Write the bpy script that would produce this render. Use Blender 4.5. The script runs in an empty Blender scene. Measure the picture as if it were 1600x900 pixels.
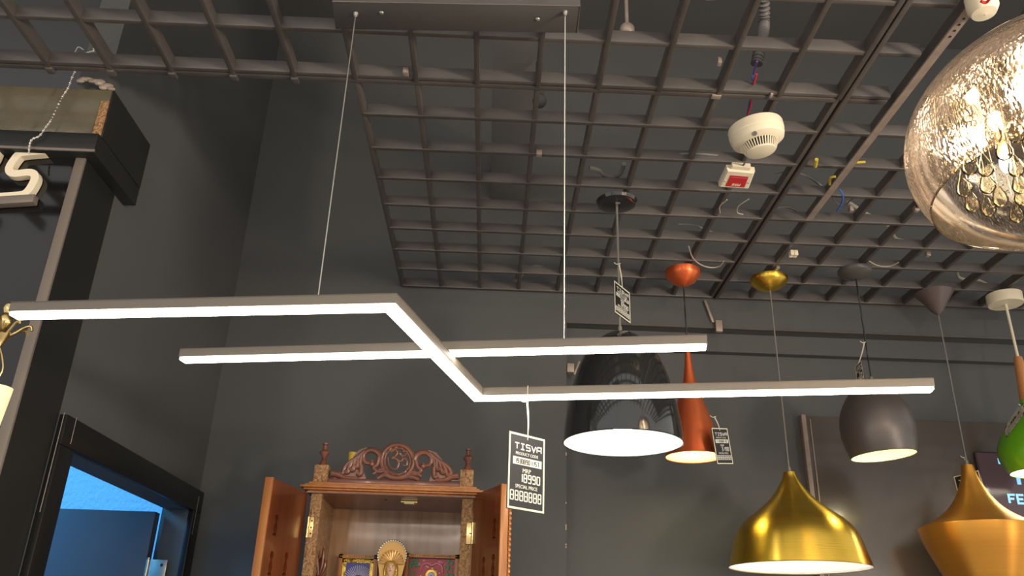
import bpy, bmesh, math, random
from mathutils import Vector, Matrix
random.seed(7)
scn = bpy.context.scene
C = scn.collection
PI = math.pi

# ------------------------------------------------------------------ camera
FPX = 1300.0
EYE = Vector((0, 0, 1.6))
Zc = Vector((90, 2950, FPX)).normalized()
Yc = Vector((-43, -570, FPX)); Yc = (Yc - Zc*Yc.dot(Zc)).normalized()
Xc = Yc.cross(Zc)
if Xc.x < 0: Xc = -Xc
RIGHT = Vector((Xc.x, Yc.x, Zc.x)); UP = Vector((Xc.y, Yc.y, Zc.y)); FWD = Vector((Xc.z, Yc.z, Zc.z))
cd = bpy.data.cameras.new('camera'); cam = bpy.data.objects.new('camera', cd); C.objects.link(cam)
m = Matrix.Identity(4)
for i in range(3):
    m[i][0] = RIGHT[i]; m[i][1] = UP[i]; m[i][2] = -FWD[i]; m[i][3] = EYE[i]
cam.matrix_world = m
cd.sensor_width = 36; cd.lens = 36*FPX/1600; cd.clip_start = .02
scn.camera = cam
scn.view_settings.view_transform = 'Standard'; scn.view_settings.look = 'None'
scn.view_settings.gamma = 1; scn.view_settings.use_curve_mapping = False
scn.view_settings.exposure = 0.0

# ------------------------------------------------------------------ world, shop lights and an added wall fill
w = bpy.data.worlds.new('world'); scn.world = w; w.use_nodes = True
w.node_tree.nodes['Background'].inputs[0].default_value = (1.0, .97, .935, 1)
w.node_tree.nodes['Background'].inputs[1].default_value = .88

def area(name, loc, target, size, power, col, shape='DISK', spread=180):
    l = bpy.data.lights.new(name, 'AREA'); l.shape = shape; l.size = size; l.energy = power; l.color = col; l.spread = math.radians(spread)
    o = bpy.data.objects.new(name, l); C.objects.link(o); o.location = loc
    o.rotation_euler = (Vector(target)-Vector(loc)).to_track_quat('-Z', 'Y').to_euler()
    return o
WARM = (1.0, .86, .70)
area('shop_or_fill_light', (-1.5, -1.6, 2.6), (-.8, 2.3, 3.7), .25, 4.2, WARM, spread=90)
area('shop_or_fill_light', (1.5, -1.4, 2.6), (.9, 2.3, 3.2), .25, 4.5, WARM, spread=110)
area('shop_or_fill_light', (.1, -2.4, 2.6), (-.2, 2.3, 3.6), .3, 3.6, WARM, spread=90)
area('shop_or_fill_light', (2.6, .3, 1.4), (1.1, 1.6, 2.7), .5, 9, WARM)
area('shop_or_fill_light', (2.2, -.4, 1.9), (-.85, 2.0, 3.5), .3, 11, WARM, spread=75)  # unseen fill lamp added to brighten the upper left wall
area('office_light', (-1.9, 2.05, 2.5), (-1.6, 2.6, 1.6), .5, 26, (.12, .50, 1.0))

# ------------------------------------------------------------------ pixel rays of the photograph's own perspective -> points on real planes
def ray(px, py): return RIGHT*(px-800) + UP*(450-py) + FWD*FPX
def atz(px, py, z): v = ray(px, py); return EYE + v*((z-EYE.z)/v.z)
def aty(px, py, y): v = ray(px, py); return EYE + v*(y/v.y)
def atx(px, py, x): v = ray(px, py); return EYE + v*(x/v.x)
def proj(p):
    d = Vector(p)-EYE; c = d.dot(FWD)
    return 800+FPX*d.dot(RIGHT)/c, 450-FPX*d.dot(UP)/c, c
def zrow(X, Y, row):
    a, b = .3, 4.
    for _ in range(50):
        k = (a+b)/2
        if proj((X, Y, k))[1] > row: a = k
        else: b = k
    return k
def prof(X, Y, rows):
    out = []
    for row, half in rows:
        z = zrow(X, Y, row); out.append((half*proj((X, Y, z))[2]/FPX, z))
    return out

# ------------------------------------------------------------------ materials
def mat(name, col, rough=.5, metal=0, spec=.5, emit=None, estr=0, aniso=0, coat=0, noise=None, bump=0, bscale=40, stretch=(1, 1, 1)):
    M = bpy.data.materials.new(name); M.use_nodes = True; nt = M.node_tree; b = nt.nodes['Principled BSDF']
    b.inputs['Base Color'].default_value = (*col, 1); b.inputs['Roughness'].default_value = rough
    b.inputs['Metallic'].default_value = metal; b.inputs['Specular IOR Level'].default_value = spec
    b.inputs['Anisotropic'].default_value = aniso; b.inputs['Anisotropic Rotation'].default_value = .25 if aniso else 0; b.inputs['Coat Weight'].default_value = coat; b.inputs['Coat Roughness'].default_value = .08
    if emit: b.inputs['Emission Color'].default_value = (*emit, 1); b.inputs['Emission Strength'].default_value = estr
    if noise or bump:
        tc = nt.nodes.new('ShaderNodeTexCoord'); mp = nt.nodes.new('ShaderNodeMapping'); mp.inputs['Scale'].default_value = stretch
        nt.links.new(tc.outputs['Object'], mp.inputs[0])
        n = nt.nodes.new('ShaderNodeTexNoise'); n.inputs['Scale'].default_value = bscale; n.inputs['Detail'].default_value = 6
        nt.links.new(mp.outputs[0], n.inputs['Vector'])
        if noise:
            r = nt.nodes.new('ShaderNodeValToRGB'); r.color_ramp.elements[0].position = .3; r.color_ramp.elements[1].position = .7
            r.color_ramp.elements[0].color = (*col, 1); r.color_ramp.elements[1].color = (*noise, 1)
            nt.links.new(n.outputs['Fac'], r.inputs[0]); nt.links.new(r.outputs[0], b.inputs['Base Color'])
        if bump:
            bp = nt.nodes.new('ShaderNodeBump'); bp.inputs['Strength'].default_value = bump; bp.inputs['Distance'].default_value = .01
            nt.links.new(n.outputs['Fac'], bp.inputs['Height']); nt.links.new(bp.outputs[0], b.inputs['Normal'])
    return M

M = {}
M['wall'] = mat('dark_wall_paint', (.080, .082, .081), .62, noise=(.087, .088, .086), bscale=3)
M['slab'] = mat('slab_paint', (.088, .085, .083), .8, noise=(.096, .092, .09), bscale=4)
M['floor'] = mat('floor_tile', (.55, .52, .48), .3, noise=(.62, .58, .54), bscale=3)
M['grid'] = mat('grid_metal', (.10, .088, .08), .38, .2, noise=(.13, .112, .10), bscale=14)
M['gridtan'] = mat('grid_bare_metal', (.42, .34, .27), .4, .2, noise=(.32, .25, .2), bscale=30)
M['canopyblk'] = mat('canopy_black', (.085, .078, .072), .35)
M['duct'] = mat('duct_paint', (.26, .25, .23), .5)
M['conduit'] = mat('conduit_grey', (.14, .13, .125), .5)
M['gloss'] = mat('black_gloss', (.008, .0075, .007), .06, coat=.3)
M['gloss2'] = mat('black_laminate', (.019, .019, .018), .32, spec=.35)
M['blackmatte'] = mat('black_matte', (.012, .012, .012), .5)
M['film'] = mat('olive_film', (.14, .12, .075), .22, noise=(.10, .085, .055), bscale=12, bump=.25)
M['trim'] = mat('grey_trim', (.19, .155, .125), .4)
M['white'] = mat('white_acrylic', (.92, .80, .58), .35)
M['cream'] = mat('cream_plastic', (.88, .77, .56), .4)
M['creamD'] = mat('cream_cable', (.50, .44, .34), .5)
M['alu'] = mat('led_housing', (.17, .145, .115), .5, 0)
M['wire'] = mat('steel_wire', (.52, .50, .44), .35, .8)
M['led'] = mat('led_diffuser', (1, 1, 1), .5, emit=(1.0, .93, .80), estr=20)
M['bulb'] = mat('bulb_glow', (1, 1, 1), .5, emit=(1.0, .86, .62), estr=40)
M['bulbw'] = mat('bulb_cool_glow', (1, 1, 1), .5, emit=(1.0, .97, .88), estr=14)
M['bulby'] = mat('bulb_warm_glow', (1, 1, 1), .5, emit=(1.0, .92, .60), estr=5)
M['inwhite'] = mat('shade_lining', (.88, .88, .84), .45)
M['inyellow'] = mat('shade_lining_warm', (.85, .80, .40), .45)
M['gold'] = mat('brushed_gold', (.88, .54, .06), .3, 1, aniso=.75, noise=(.92, .62, .10), bscale=6, stretch=(1, 1, 60), bump=.06)
M['orange'] = mat('copper_red', (.85, .14, .04), .32, .7, aniso=.7, noise=(.95, .24, .08), bscale=14, stretch=(1, 1, .08))
M['bronze'] = mat('brushed_bronze', (.78, .34, .05), .4, .85, aniso=.7, noise=(.78, .38, .07), bscale=5, stretch=(1, 1, 50))
M['greyshade'] = mat('grey_shade', (.13, .11, .10), .38, .4)
M['green'] = mat('green_enamel', (.14, .42, .012), .3, coat=.3)
M['blk'] = mat('black_enamel', (.02, .02, .02), .07, coat=1)
M['wood'] = mat('rosewood', (.19, .047, .014), .3, coat=.35, noise=(.12, .028, .009), bscale=7, stretch=(6, 6, .8))
M['woodcarve'] = mat('carved_rosewood', (.23, .085, .045), .3, coat=.5, noise=(.15, .05, .026), bscale=20)
M['woodedge'] = mat('orange_wood', (.50, .19, .035), .35, coat=.2, noise=(.36, .12, .03), bscale=10, stretch=(8, 8, .6))
M['woodpost'] = mat('etched_wood', (.62, .37, .17), .4, noise=(.24, .10, .035), bscale=170, bump=1.0)
M['woodback'] = mat('veneer', (.46, .26, .12), .25, coat=.5, noise=(.25, .12, .05), bscale=9, stretch=(5, 1, .5))
M['neck'] = mat('neck_wood', (.58, .26, .09), .4, noise=(.5, .2, .06), bscale=9, stretch=(5, 5, 1))
M['brass'] = mat('brass', (.72, .52, .22), .25, 1)
M['steel'] = mat('steel', (.75, .66, .5), .28, 1, noise=(.6, .5, .36), bscale=18)
M['card'] = mat('black_card', (.02, .019, .018), .4)
M['cardprint'] = mat('card_print', (.75, .73, .64), .5)
M['cardedge'] = mat('card_border', (.82, .80, .58), .5)
M['string'] = mat('string', (.72, .66, .52), .7)
M['red'] = mat('red_label', (.58, .03, .035), .45)
M['redwire'] = mat('red_wire', (.6, .03, .03), .4)
M['bluewire'] = mat('blue_wire', (.05, .16, .5), .4)
M['purple'] = mat('purple_wire', (.25, .12, .5), .4)
M['yellow'] = mat('yellow_wire', (.65, .50, .05), .4)
M['greycable'] = mat('grey_cable', (.20, .19, .17), .5)
M['plaster'] = mat('office_plaster', (.62, .74, .86), .8, bump=1.0, bscale=60)
M['navy'] = mat('door_leaf_paint', (.07, .075, .085), .35)
M['ygold'] = mat('gold_leaf', (.75, .50, .10), .3, .8, noise=(.5, .32, .05), bscale=70, bump=.4)
M['skin'] = mat('painted_face', (.78, .50, .33), .4)
M['pearl'] = mat('pearl', (.92, .88, .75), .2)
M['bluep'] = mat('painted_blue', (.06, .06, .30), .4)
M['lav'] = mat('painted_lavender', (.55, .55, .72), .4)
M['pinkp'] = mat('painted_pink', (.62, .18, .28), .4)
M['greenp'] = mat('painted_green', (.06, .26, .12), .4)
M['yellowpot'] = mat('yellow_plastic', (.78, .52, .06), .4)
M['dark'] = mat('dark_line', (.02, .015, .01), .5)
M['doortrim'] = mat('door_trim_black', (.012, .0115, .011), .3, spec=.3)
M['screen'] = mat('dark_screen', (.03, .018, .02), .12, emit=(.10, .06, .065), estr=.5)
M['screenbody'] = mat('screen_bezel', (.07, .05, .05), .25)
M['screentext'] = mat('screen_text', (.1, .2, .3), .4, emit=(.25, .62, 1.0), estr=1.1)
M['shadeglow'] = mat('lamp_shade_cream', (.8, .7, .45), .6, emit=(1.0, .80, .36), estr=.55)
M['crimson'] = mat('crimson_paint', (.42, .03, .03), .4)

def glass_mat(name, tint, speck):
    A = bpy.data.materials.new(name); A.use_nodes = True; nt = A.node_tree; nt.nodes.clear()
    N = lambda t: nt.nodes.new('ShaderNode'+t); L = nt.links.new
    out = N('OutputMaterial'); tr = N('BsdfTransparent'); tr.inputs[0].default_value = (*tint, 1)
    gl = N('BsdfGlossy'); gl.inputs['Roughness'].default_value = .07; gl.inputs[0].default_value = (1, .93, .84, 1)
    fr = N('LayerWeight'); fr.inputs[0].default_value = .22
    mx = N('MixShader'); L(fr.outputs['Fresnel'], mx.inputs[0]); L(gl.outputs[0], mx.inputs[2])
    last = mx
    if speck:
        tc = N('TexCoord')
        mp = N('Mapping'); mp.inputs['Scale'].default_value = (1, 1, .45); L(tc.outputs['Object'], mp.inputs[0])
        n1 = N('TexNoise'); n1.inputs['Scale'].default_value = 45; L(tc.outputs['Object'], n1.inputs['Vector'])
        ad = N('VectorMath'); ad.operation = 'MULTIPLY_ADD'; ad.inputs[1].default_value = (.012, .012, .012); L(n1.outputs['Color'], ad.inputs[0]); L(mp.outputs[0], ad.inputs[2])
        v2 = N('TexVoronoi'); v2.inputs['Scale'].default_value = 210; L(ad.outputs[0], v2.inputs[0])
        n2 = N('TexNoise'); n2.inputs['Scale'].default_value = 140; n2.inputs['Detail'].default_value = 3; L(ad.outputs[0], n2.inputs['Vector'])
        am = N('Math'); am.operation = 'ADD'; L(v2.outputs['Distance'], am.inputs[0]); L(n2.outputs['Fac'], am.inputs[1])
        # droplets and trails in the glass: refract what lies behind
        rf = N('BsdfRefraction'); rf.inputs['IOR'].default_value = 1.25; rf.inputs['Roughness'].default_value = .03; rf.inputs[0].default_value = (.95, .86, .78, 1)
        bp = N('Bump'); bp.inputs['Strength'].default_value = 1.0; bp.inputs['Distance'].default_value = .0022; L(am.outputs[0], bp.inputs['Height'])
        L(bp.outputs[0], rf.inputs['Normal'])
        m1 = N('MixShader'); m1.inputs[0].default_value = .5; L(tr.outputs[0], m1.inputs[1]); L(rf.outputs[0], m1.inputs[2]); L(m1.outputs[0], mx.inputs[1])
        cr = N('ValToRGB'); cr.color_ramp.elements[0].position = .10; cr.color_ramp.elements[0].color = (1, 1, 1, 1); cr.color_ramp.elements[1].position = .30; cr.color_ramp.elements[1].color = (0, 0, 0, 1)
        L(v2.outputs['Distance'], cr.inputs[0])
        mb = N('Math'); mb.operation = 'MULTIPLY_ADD'; mb.inputs[1].default_value = .34; mb.inputs[2].default_value = .02; L(cr.outputs[0], mb.inputs[0])
        tl = N('BsdfTranslucent'); tl.inputs[0].default_value = (.95, .80, .60, 1)
        df = N('BsdfDiffuse'); df.inputs[0].default_value = (.6, .55, .52, 1)
        md = N('MixShader'); md.inputs[0].default_value = .5; L(tl.outputs[0], md.inputs[1]); L(df.outputs[0], md.inputs[2])
        m3 = N('MixShader'); L(mb.outputs[0], m3.inputs[0]); L(mx.outputs[0], m3.inputs[1]); L(md.outputs[0], m3.inputs[2]); last = m3
    else: L(tr.outputs[0], mx.inputs[1])
    L(last.outputs[0], out.inputs[0]); return A
M['smoke'] = glass_mat('seeded_smoke_glass', (.78, .69, .66), True)
M['clear'] = glass_mat('clear_glass', (.93, .90, .80), False)
M['crystal'] = glass_mat('crystal_glass', (.96, .92, .80), False)

# ------------------------------------------------------------------ mesh helpers
class MB:
    def __init__(s): s.v = []; s.f = []
    def add(s, vs, fs):
        k = len(s.v); s.v += [Vector(p) for p in vs]; s.f += [tuple(i+k for i in f) for f in fs]; return s
    def box(s, a, b, M4=None):
        (x0, y0, z0), (x1, y1, z1) = a, b
        vs = [Vector(p) for p in ((x0,y0,z0),(x1,y0,z0),(x1,y1,z0),(x0,y1,z0),(x0,y0,z1),(x1,y0,z1),(x1,y1,z1),(x0,y1,z1))]
        if M4: vs = [M4@p for p in vs]
        return s.add(vs, [(0,3,2,1),(4,5,6,7),(0,1,5,4),(1,2,6,5),(2,3,7,6),(3,0,4,7)])
    def bar(s, p, q, wd, ht, up=Vector((0, 0, 1))):
        p, q, up = Vector(p), Vector(q), Vector(up); d = (q-p).normalized(); sd = d.cross(up).normalized(); u = sd.cross(d).normalized()
        vs = [c + sd*a*wd/2 + u*b*ht/2 for c in (p, q) for a, b in ((-1,-1),(1,-1),(1,1),(-1,1))]
        return s.add(vs, [(0,1,2,3),(7,6,5,4),(0,4,5,1),(1,5,6,2),(2,6,7,3),(3,7,4,0)])
    def tube(s, pts, r, seg=8, closed=False):
        pts = [Vector(p) for p in pts]; n = len(pts)
        rs = r if isinstance(r, (list, tuple)) else [r]*n
        u = None; k = len(s.v)
        for i, p in enumerate(pts):
            if closed: t = pts[(i+1)%n]-pts[i-1]
            else: t = pts[min(i+1, n-1)]-pts[max(i-1, 0)]
            t = t.normalized() if t.length else Vector((0, 0, 1))
            if u is None: u = t.orthogonal().normalized()
            u = (u - t*u.dot(t)); u = u.normalized() if u.length > 1e-6 else t.orthogonal().normalized()
            w_ = t.cross(u)
            for j in range(seg):
                a = 2*PI*j/seg; s.v.append(p + (u*math.cos(a) + w_*math.sin(a))*rs[i])
        for i in range(n if closed else n-1):
            for j in range(seg):
                a, b = k+i*seg+j, k+i*seg+(j+1)%seg; c, d = k+((i+1)%n)*seg+(j+1)%seg, k+((i+1)%n)*seg+j
                s.f.append((a, b, c, d))
        if not closed:
            s.f.append(tuple(k+j for j in range(seg))[::-1]); s.f.append(tuple(k+(n-1)*seg+j for j in range(seg)))
        return s
    def lathe(s, pr, X, Y, seg=48, axis=None, closed=False, cap=False):
        # pr: list of (r, z); axis: optional matrix applied about (X,Y)
        k = len(s.v); n = len(pr)
        for r, z in pr:
            for j in range(seg):
                a = 2*PI*j/seg; p = Vector((X+r*math.cos(a), Y+r*math.sin(a), z))
                s.v.append(axis@p if axis else p)
        for i in range(n if closed else n-1):
            for j in range(seg):
                a, b = k+i*seg+j, k+i*seg+(j+1)%seg; i2 = (i+1)%n
                s.f.append((a, b, k+i2*seg+(j+1)%seg, k+i2*seg+j))
        if cap: s.f.append(tuple(k+j for j in range(seg))); s.f.append(tuple(k+(n-1)*seg+j for j in range(seg))[::-1])
        return s
    def sphere(s, c, r, sx=1, sy=1, sz=1, seg=14, rings=9):
        c = Vector(c); k = len(s.v)
        s.v.append(c+Vector((0, 0, r*sz)))
        for i in range(1, rings):
            t = PI*i/rings
            for j in range(seg):
                a = 2*PI*j/seg; s.v.append(c+Vector((r*sx*math.sin(t)*math.cos(a), r*sy*math.sin(t)*math.sin(a), r*sz*math.cos(t))))
        s.v.append(c-Vector((0, 0, r*sz))); e = len(s.v)-1
        for j in range(seg): s.f.append((k, k+1+j, k+1+(j+1)%seg)); s.f.append((e, e-seg+(j+1)%seg, e-seg+j))
        for i in range(rings-2):
            for j in range(seg):
                a = k+1+i*seg+j; b = k+1+i*seg+(j+1)%seg; s.f.append((a, a+seg, b+seg, b))
        return s
    def prism(s, poly, off):
        # poly: list of 3D points (planar outline), off: extrusion vector
        poly = [Vector(p) for p in poly]; off = Vector(off); n = len(poly)
        return s.add(poly+[p+off for p in poly], [tuple(range(n)), tuple(range(2*n-1, n-1, -1))]+[(i, i+n, (i+1)%n+n, (i+1)%n) for i in range(n)])
    def build(s, name, mt, parent=None, bevel=0, smooth=True, ang=35, sub=0):
        org = parent_origin(parent)
        me = bpy.data.meshes.new(name); me.from_pydata([p-org for p in s.v], [], s.f); me.update()
        bm = bmesh.new(); bm.from_mesh(me); bmesh.ops.recalc_face_normals(bm, faces=bm.faces)
        if bevel: bmesh.ops.bevel(bm, geom=[e for e in bm.edges if e.is_manifold and e.calc_face_angle(0) > .6], offset=bevel, segments=2, affect='EDGES', profile=.5)
        bm.to_mesh(me); bm.free()
        if smooth:
            me.shade_smooth(); me.set_sharp_from_angle(angle=math.radians(ang))
        me.materials.append(mt)
        o = bpy.data.objects.new(name, me); C.objects.link(o)
        if parent: o.parent = parent
        if sub:
            md = o.modifiers.new('s', 'SUBSURF'); md.levels = sub; md.render_levels = sub
        return o
ORG = {}
def parent_origin(p):
    o = Vector((0, 0, 0))
    while p is not None: o += Vector(p.location); p = p.parent
    return o
def tag(o, label, cat, group=None):
    o['label'] = label; o['category'] = cat
    if group: o['group'] = group
    return o
def thing(name, label, cat, loc, group=None):
    o = bpy.data.objects.new(name, None); o.empty_display_size = .05; C.objects.link(o); o.location = loc; return tag(o, label, cat, group)
def struct(o): o['kind'] = 'structure'; return o
def center_origin(o):
    "top-level single mesh: put its origin at the base of its own geometry"
    vs = [v.co.copy() for v in o.data.vertices]
    c = Vector((sum(v.x for v in vs)/len(vs), sum(v.y for v in vs)/len(vs), min(v.z for v in vs)))
    for v in o.data.vertices: v.co -= c
    o.location = o.location + c; return o
def solo(mb, name, mt, label, cat, group=None, **k):
    return center_origin(tag(mb.build(name, mt, **k), label, cat, group))
def smoothpath(pts, n=8):
    pts = [Vector(p) for p in pts]; out = []
    for i in range(len(pts)-1):
        p0 = pts[max(i-1, 0)]; p1 = pts[i]; p2 = pts[i+1]; p3 = pts[min(i+2, len(pts)-1)]
        for k in range(n):
            t = k/n; out.append(.5*((2*p1)+(p2-p0)*t+(2*p0-5*p1+4*p2-p3)*t*t+(3*p1-p0-3*p2+p3)*t**3))
    out.append(pts[-1]); return out
def text_mb(txt, size, M4, depth=.0006, bold=0, align='CENTER', sx=1):
    cu = bpy.data.curves.new('t', 'FONT'); cu.body = txt; cu.size = size; cu.extrude = depth; cu.offset = bold; cu.align_x = align; cu.align_y = 'CENTER'; cu.resolution_u = 2
    o = bpy.data.objects.new('t', cu); C.objects.link(o); dg = bpy.context.evaluated_depsgraph_get(); dg.update()
    me = bpy.data.meshes.new_from_object(o.evaluated_get(dg))
    mb = MB(); mb.add([M4@Vector((v.co.x*sx, v.co.y, v.co.z)) for v in me.vertices], [tuple(p.vertices) for p in me.polygons])
    bpy.data.objects.remove(o); bpy.data.curves.remove(cu); bpy.data.meshes.remove(me); return mb
def ribbon(mb, pts, wd, M4, th=.0006, closed=False):
    "flat 2D polyline stroke of constant width, mitred, extruded by th along local -z to z"
    pts = [Vector((p[0], p[1])) for p in pts]; n = len(pts); L_, R_ = [], []
    for i in range(n):
        a = (pts[i]-pts[i-1]).normalized() if (i or closed) else (pts[1]-pts[0]).normalized()
        b = (pts[(i+1)%n]-pts[i]).normalized() if (i < n-1 or closed) else a
        t = (a+b); t = t.normalized() if t.length > 1e-6 else a
        nn = Vector((-t.y, t.x)); k = wd/2/max(.45, nn.dot(Vector((-a.y, a.x)))); L_.append(pts[i]+nn*k); R_.append(pts[i]-nn*k)
    vs = [M4@Vector((p.x, p.y, z)) for z in (0, th) for p in L_+R_]; N2 = 2*n; fs = []
    for i in range(n if closed else n-1):
        j = (i+1)%n
        fs += [(i, j, n+j, n+i), (N2+i, N2+n+i, N2+n+j, N2+j), (i, N2+i, N2+j, j), (n+i, n+j, N2+n+j, N2+n+i)]
    if not closed: fs += [(0, n, N2+n, N2), (n-1, N2+n-1, N2+2*n-1, 2*n-1)]
    return mb.add(vs, fs)

# ================================================================== STRUCTURE
GZ = 2.7            # underside of the open cell ceiling grid
YB = 2.533          # back wall
XW = -.863          # left wall
XC = aty(885, 700, YB).x
ZBK = aty(885, 505, YB).z
YA = 2.608
TOP = 3.8
struct(MB().box((-4, -4, -.1), (4, 4, 0)).build('floor', M['floor'], smooth=False))
struct(MB().box((-4, .2, TOP), (4, 4, TOP+.1)).build('ceiling', M['slab'], smooth=False))
struct(MB().box((XW-.1, YB, 0), (XC, YB+.35, TOP)).build('wall_back', M['wall'], smooth=False))
struct(MB().box((XC, YA, 0), (3.2, YA+.1, ZBK+.02)).build('wall_alcove', M['wall'], smooth=False))
struct(MB().box((XC, YB, ZBK), (3.2, YB+.35, TOP)).build('wall_bulkhead', M['wall'], smooth=False))
ZB2 = aty(1000, 545, YA-.03).z
struct(MB().box((XC, YA-.03, ZB2), (3.2, YA+.05, ZBK+.01)).build('trim_5', M['wall'], smooth=False))
struct(MB().box((XC+.002, YB-.003, ZBK), (3.2, YB+.002, ZBK+.006)).build('trim_6', M['grid'], smooth=False))
b = MB()
for zz_ in (2.17, 2.165, 2.02, 1.955, 1.95, 1.944, 1.90, 1.893): b.sphere((XC-.001, YB-.0005, zz_), .0022, sz=1.3, sy=.4, seg=6, rings=4)
struct(b.build('trim_7', M['creamD']))
# left wall with its door opening
pj = atx(295, 797, XW); ZS = pj.z; YJ = pj.y
YN = atx(101, 716, XW).y
xin = atz(240, 787, ZS).x
TW = XW - xin
b = MB(); b.box((XW-TW, 1.5, ZS), (XW, YB, TOP)); b.box((XW-TW, YJ, 0), (XW, YB, ZS)); b.box((XW-TW, 1.5, 0), (XW, YN, ZS))
struct(b.build('wall_left', M['wall'], smooth=False))
# casing
ZT = atx(312, 770, XW).z; YO = atx(312, 770, XW).y - .006
b = MB(); b.box((XW, 1.645, ZS), (XW+.016, YO, ZT)); struct(b.build('trim_1', M['doortrim'], bevel=.002))
b = MB(); b.box((XW, YJ, 0), (XW+.016, YO, ZS)); struct(b.build('trim_2', M['doortrim'], bevel=.002))
b = MB(); b.box((XW, 1.645, 0), (XW+.016, YN, ZS)); struct(b.build('trim_3', M['doortrim'], bevel=.002))
b = MB(); b.tube([atx(101, 644, XW+.018), atx(62, 800, XW+.018)], .0009, 6); b.tube([atx(120, 652, XW+.018), atx(110, 694, XW+.018)], .0009, 6)
b.tube([atx(311, 776, XW+.018), atx(300, 835, XW+.018)], .0009, 6)
struct(b.build('trim_4', M['trim']))
# office beyond the doorway
XR = XW-TW
b = MB(); b.box((-3.2, 3.3, 0), (XR, 3.35, 2.75)); b.box((-3.25, 1.7, 0), (-3.2, 3.35, 2.75)); b.box((-3.2, 1.66, 2.70), (XR, 3.35, 2.75)); b.box((-3.2, 1.60, 0), (XR, 1.665, 2.75)); b.box((XR-.03, YB+.001, 0), (XR-.0, 3.35, 2.75))
struct(b.build('wall_office', M['plaster'], smooth=False))
# door leaf, open at right angles, hinged on the far jamb
leaf = MB().box((XR-.80, YJ-.035, .01), (XR-.014, YJ+.0, ZS-.012)).build('door_1', M['navy'], bevel=.002); struct(leaf)
# lay the leaf so its top edge reads just under the opening
hp = aty(240, 885, YJ-.04)
hz = hp.z
b = MB()
b.tube([(XR-.006, YJ-.040, hz-.06), (XR-.006, YJ-.040, hz+.018)], .006, 12)
b.tube([(XR-.006, YJ-.040, hz+.0185), (XR-.006, YJ-.040, hz+.022)], .0045, 12)
hinge = b.build('hinge', M['steel'], leaf)
hpz = MB().box((XR+.002, YJ-.0395, hz-.06), (XR+.045, YJ-.036, hz+.018)).build('hinge_plate', M['steel'], hinge, bevel=.0006)
MB().tube([(XR+.032, YJ-.0402, hz+.004), (XR+.032, YJ-.0392, hz+.004)], .0042, 14).build('screw_hole', M['dark'], hinge)
for p in (hinge,): pass

# ================================================================== CEILING GRID
gridT = thing('ceiling_grid', 'dark grey open cell metal ceiling grid hanging below the black slab', 'ceiling grid', (0, 1.5, GZ))
GX = [-.318+.1285*k for k in range(-10, 18)]
GY = [1.43+.1368*k for k in range(-4, 8)] + [YB-.012]
BW, BH = .011, .030
XJ = GX[18]  # joint row between panels (double bar)
for i, x in enumerate(GX):
    y0, y1 = .78, YB-.006
    if x < -.33: y1 = 1.43+.025
    if x > 1.95: continue
    b = MB(); drop = 0
    b.box((x-BW/2, y0, GZ), (x+BW/2, min(y1, 1.44), GZ+BH))
    if y1 > 1.5: b.box((x-BW/2, 1.44, GZ+.004), (x+BW/2, y1, GZ+BH))
    else: b.box((x-BW/2-.002, 1.44, GZ-.004), (x+BW/2+.002, 1.458, GZ+BH-.004))
    if i == 18:
        b.box((x+BW/2+.004, y0, GZ), (x+BW*1.5+.004, y1, GZ+BH))
    b.build('grid_bar', M['grid'], gridT, bevel=.0012)
for k, y in enumerate(GY):
    for side in range(2):
        if side == 0: xa, xb = (GX[0] if y < 1.46 else GX[10]), GX[18]
        else:
            xa, xb = GX[18]+.02, 1.95
            if y < 1.46: xb = GX[18]+.105
        if xb <= xa: continue
        b = MB(); b.box((xa, y-BW/2, GZ+.002), (xb, y+BW/2, GZ+BH))
        if abs(y-1.43) < .01: b.box((xa, y+BW/2+.003, GZ+.002), (xb, y+BW*1.5+.006, GZ+BH))
        b.build('grid_bar', M['grid'], gridT, bevel=.0012)
# bare joint clips on the grid
for px, py, wd in ((634, 116, .012), (1119, 152, .020), (1124, 100, .008), (1205, 150, .006), (842, 243, .014), (1330, 330, .01), (1432, 330, .012), (1215, 420, .01), (1450, 400, .012)):
    p = atz(px, py, GZ-.001); b = MB(); b.box((p.x-wd/2, p.y-.007, GZ-.002), (p.x+wd/2, p.y+.007, GZ+.012))
    b.build('joint_clip', M['gridtan'], gridT, bevel=.001)
# the slotted strip hung beside the grid
p0, p1 = atz(1530, -4, GZ-.02), atz(1352, 228, GZ-.02)
d = (p1-p0).normalized(); b = MB(); b.bar(p0-d*.3, p1+d*.35, .017, .004)
strip = solo(b, 'slotted_strip', M['gridtan'], 'long tan slotted metal strip running beside the glass pendant under the grid', 'metal strip')
b = MB()
for k in range(5):
    q = p0+d*(.035+.016*k); b.tube([q+Vector((0, 0, -.0028)), q+Vector((0, 0, -.0018))], .0026, 8)
o = b.build('slot', M['dark'], strip)

# services above the grid
def cable(pts, z, r, mt, label, cat='cable', name='cable', group=None, dz=None, n=6):
    P = [atz(px, py, z+(dz[i] if dz else 0)) for i, (px, py) in enumerate(pts)]
    return solo(MB().tube(smoothpath(P, n), r, 8), name, mt, label, cat, group)
ZC = GZ+.055
b = MB(); P = [atz(1192, -20, GZ+.25), atz(1194, 30, GZ+.22), atz(1190, 62, GZ+.16), atz(1182, 100, GZ+.1)]
P = smoothpath(P, 22); b.tube(P, [.012+.002*math.sin(i*2.2) for i in range(len(P))], 10)
solo(b, 'conduit', M['conduit'], 'grey corrugated conduit coming down above the smoke detector', 'conduit')
b = MB(); b.tube([atz(843, 100, GZ+.33), atz(843, 150, GZ+.09)], .011, 10); b.sphere(atz(843, 158, GZ+.085), .017)
solo(b, 'sprinkler_pipe', M['slab'], 'dark pipe with a round end above the grid left of the long wire', 'pipe')
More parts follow.
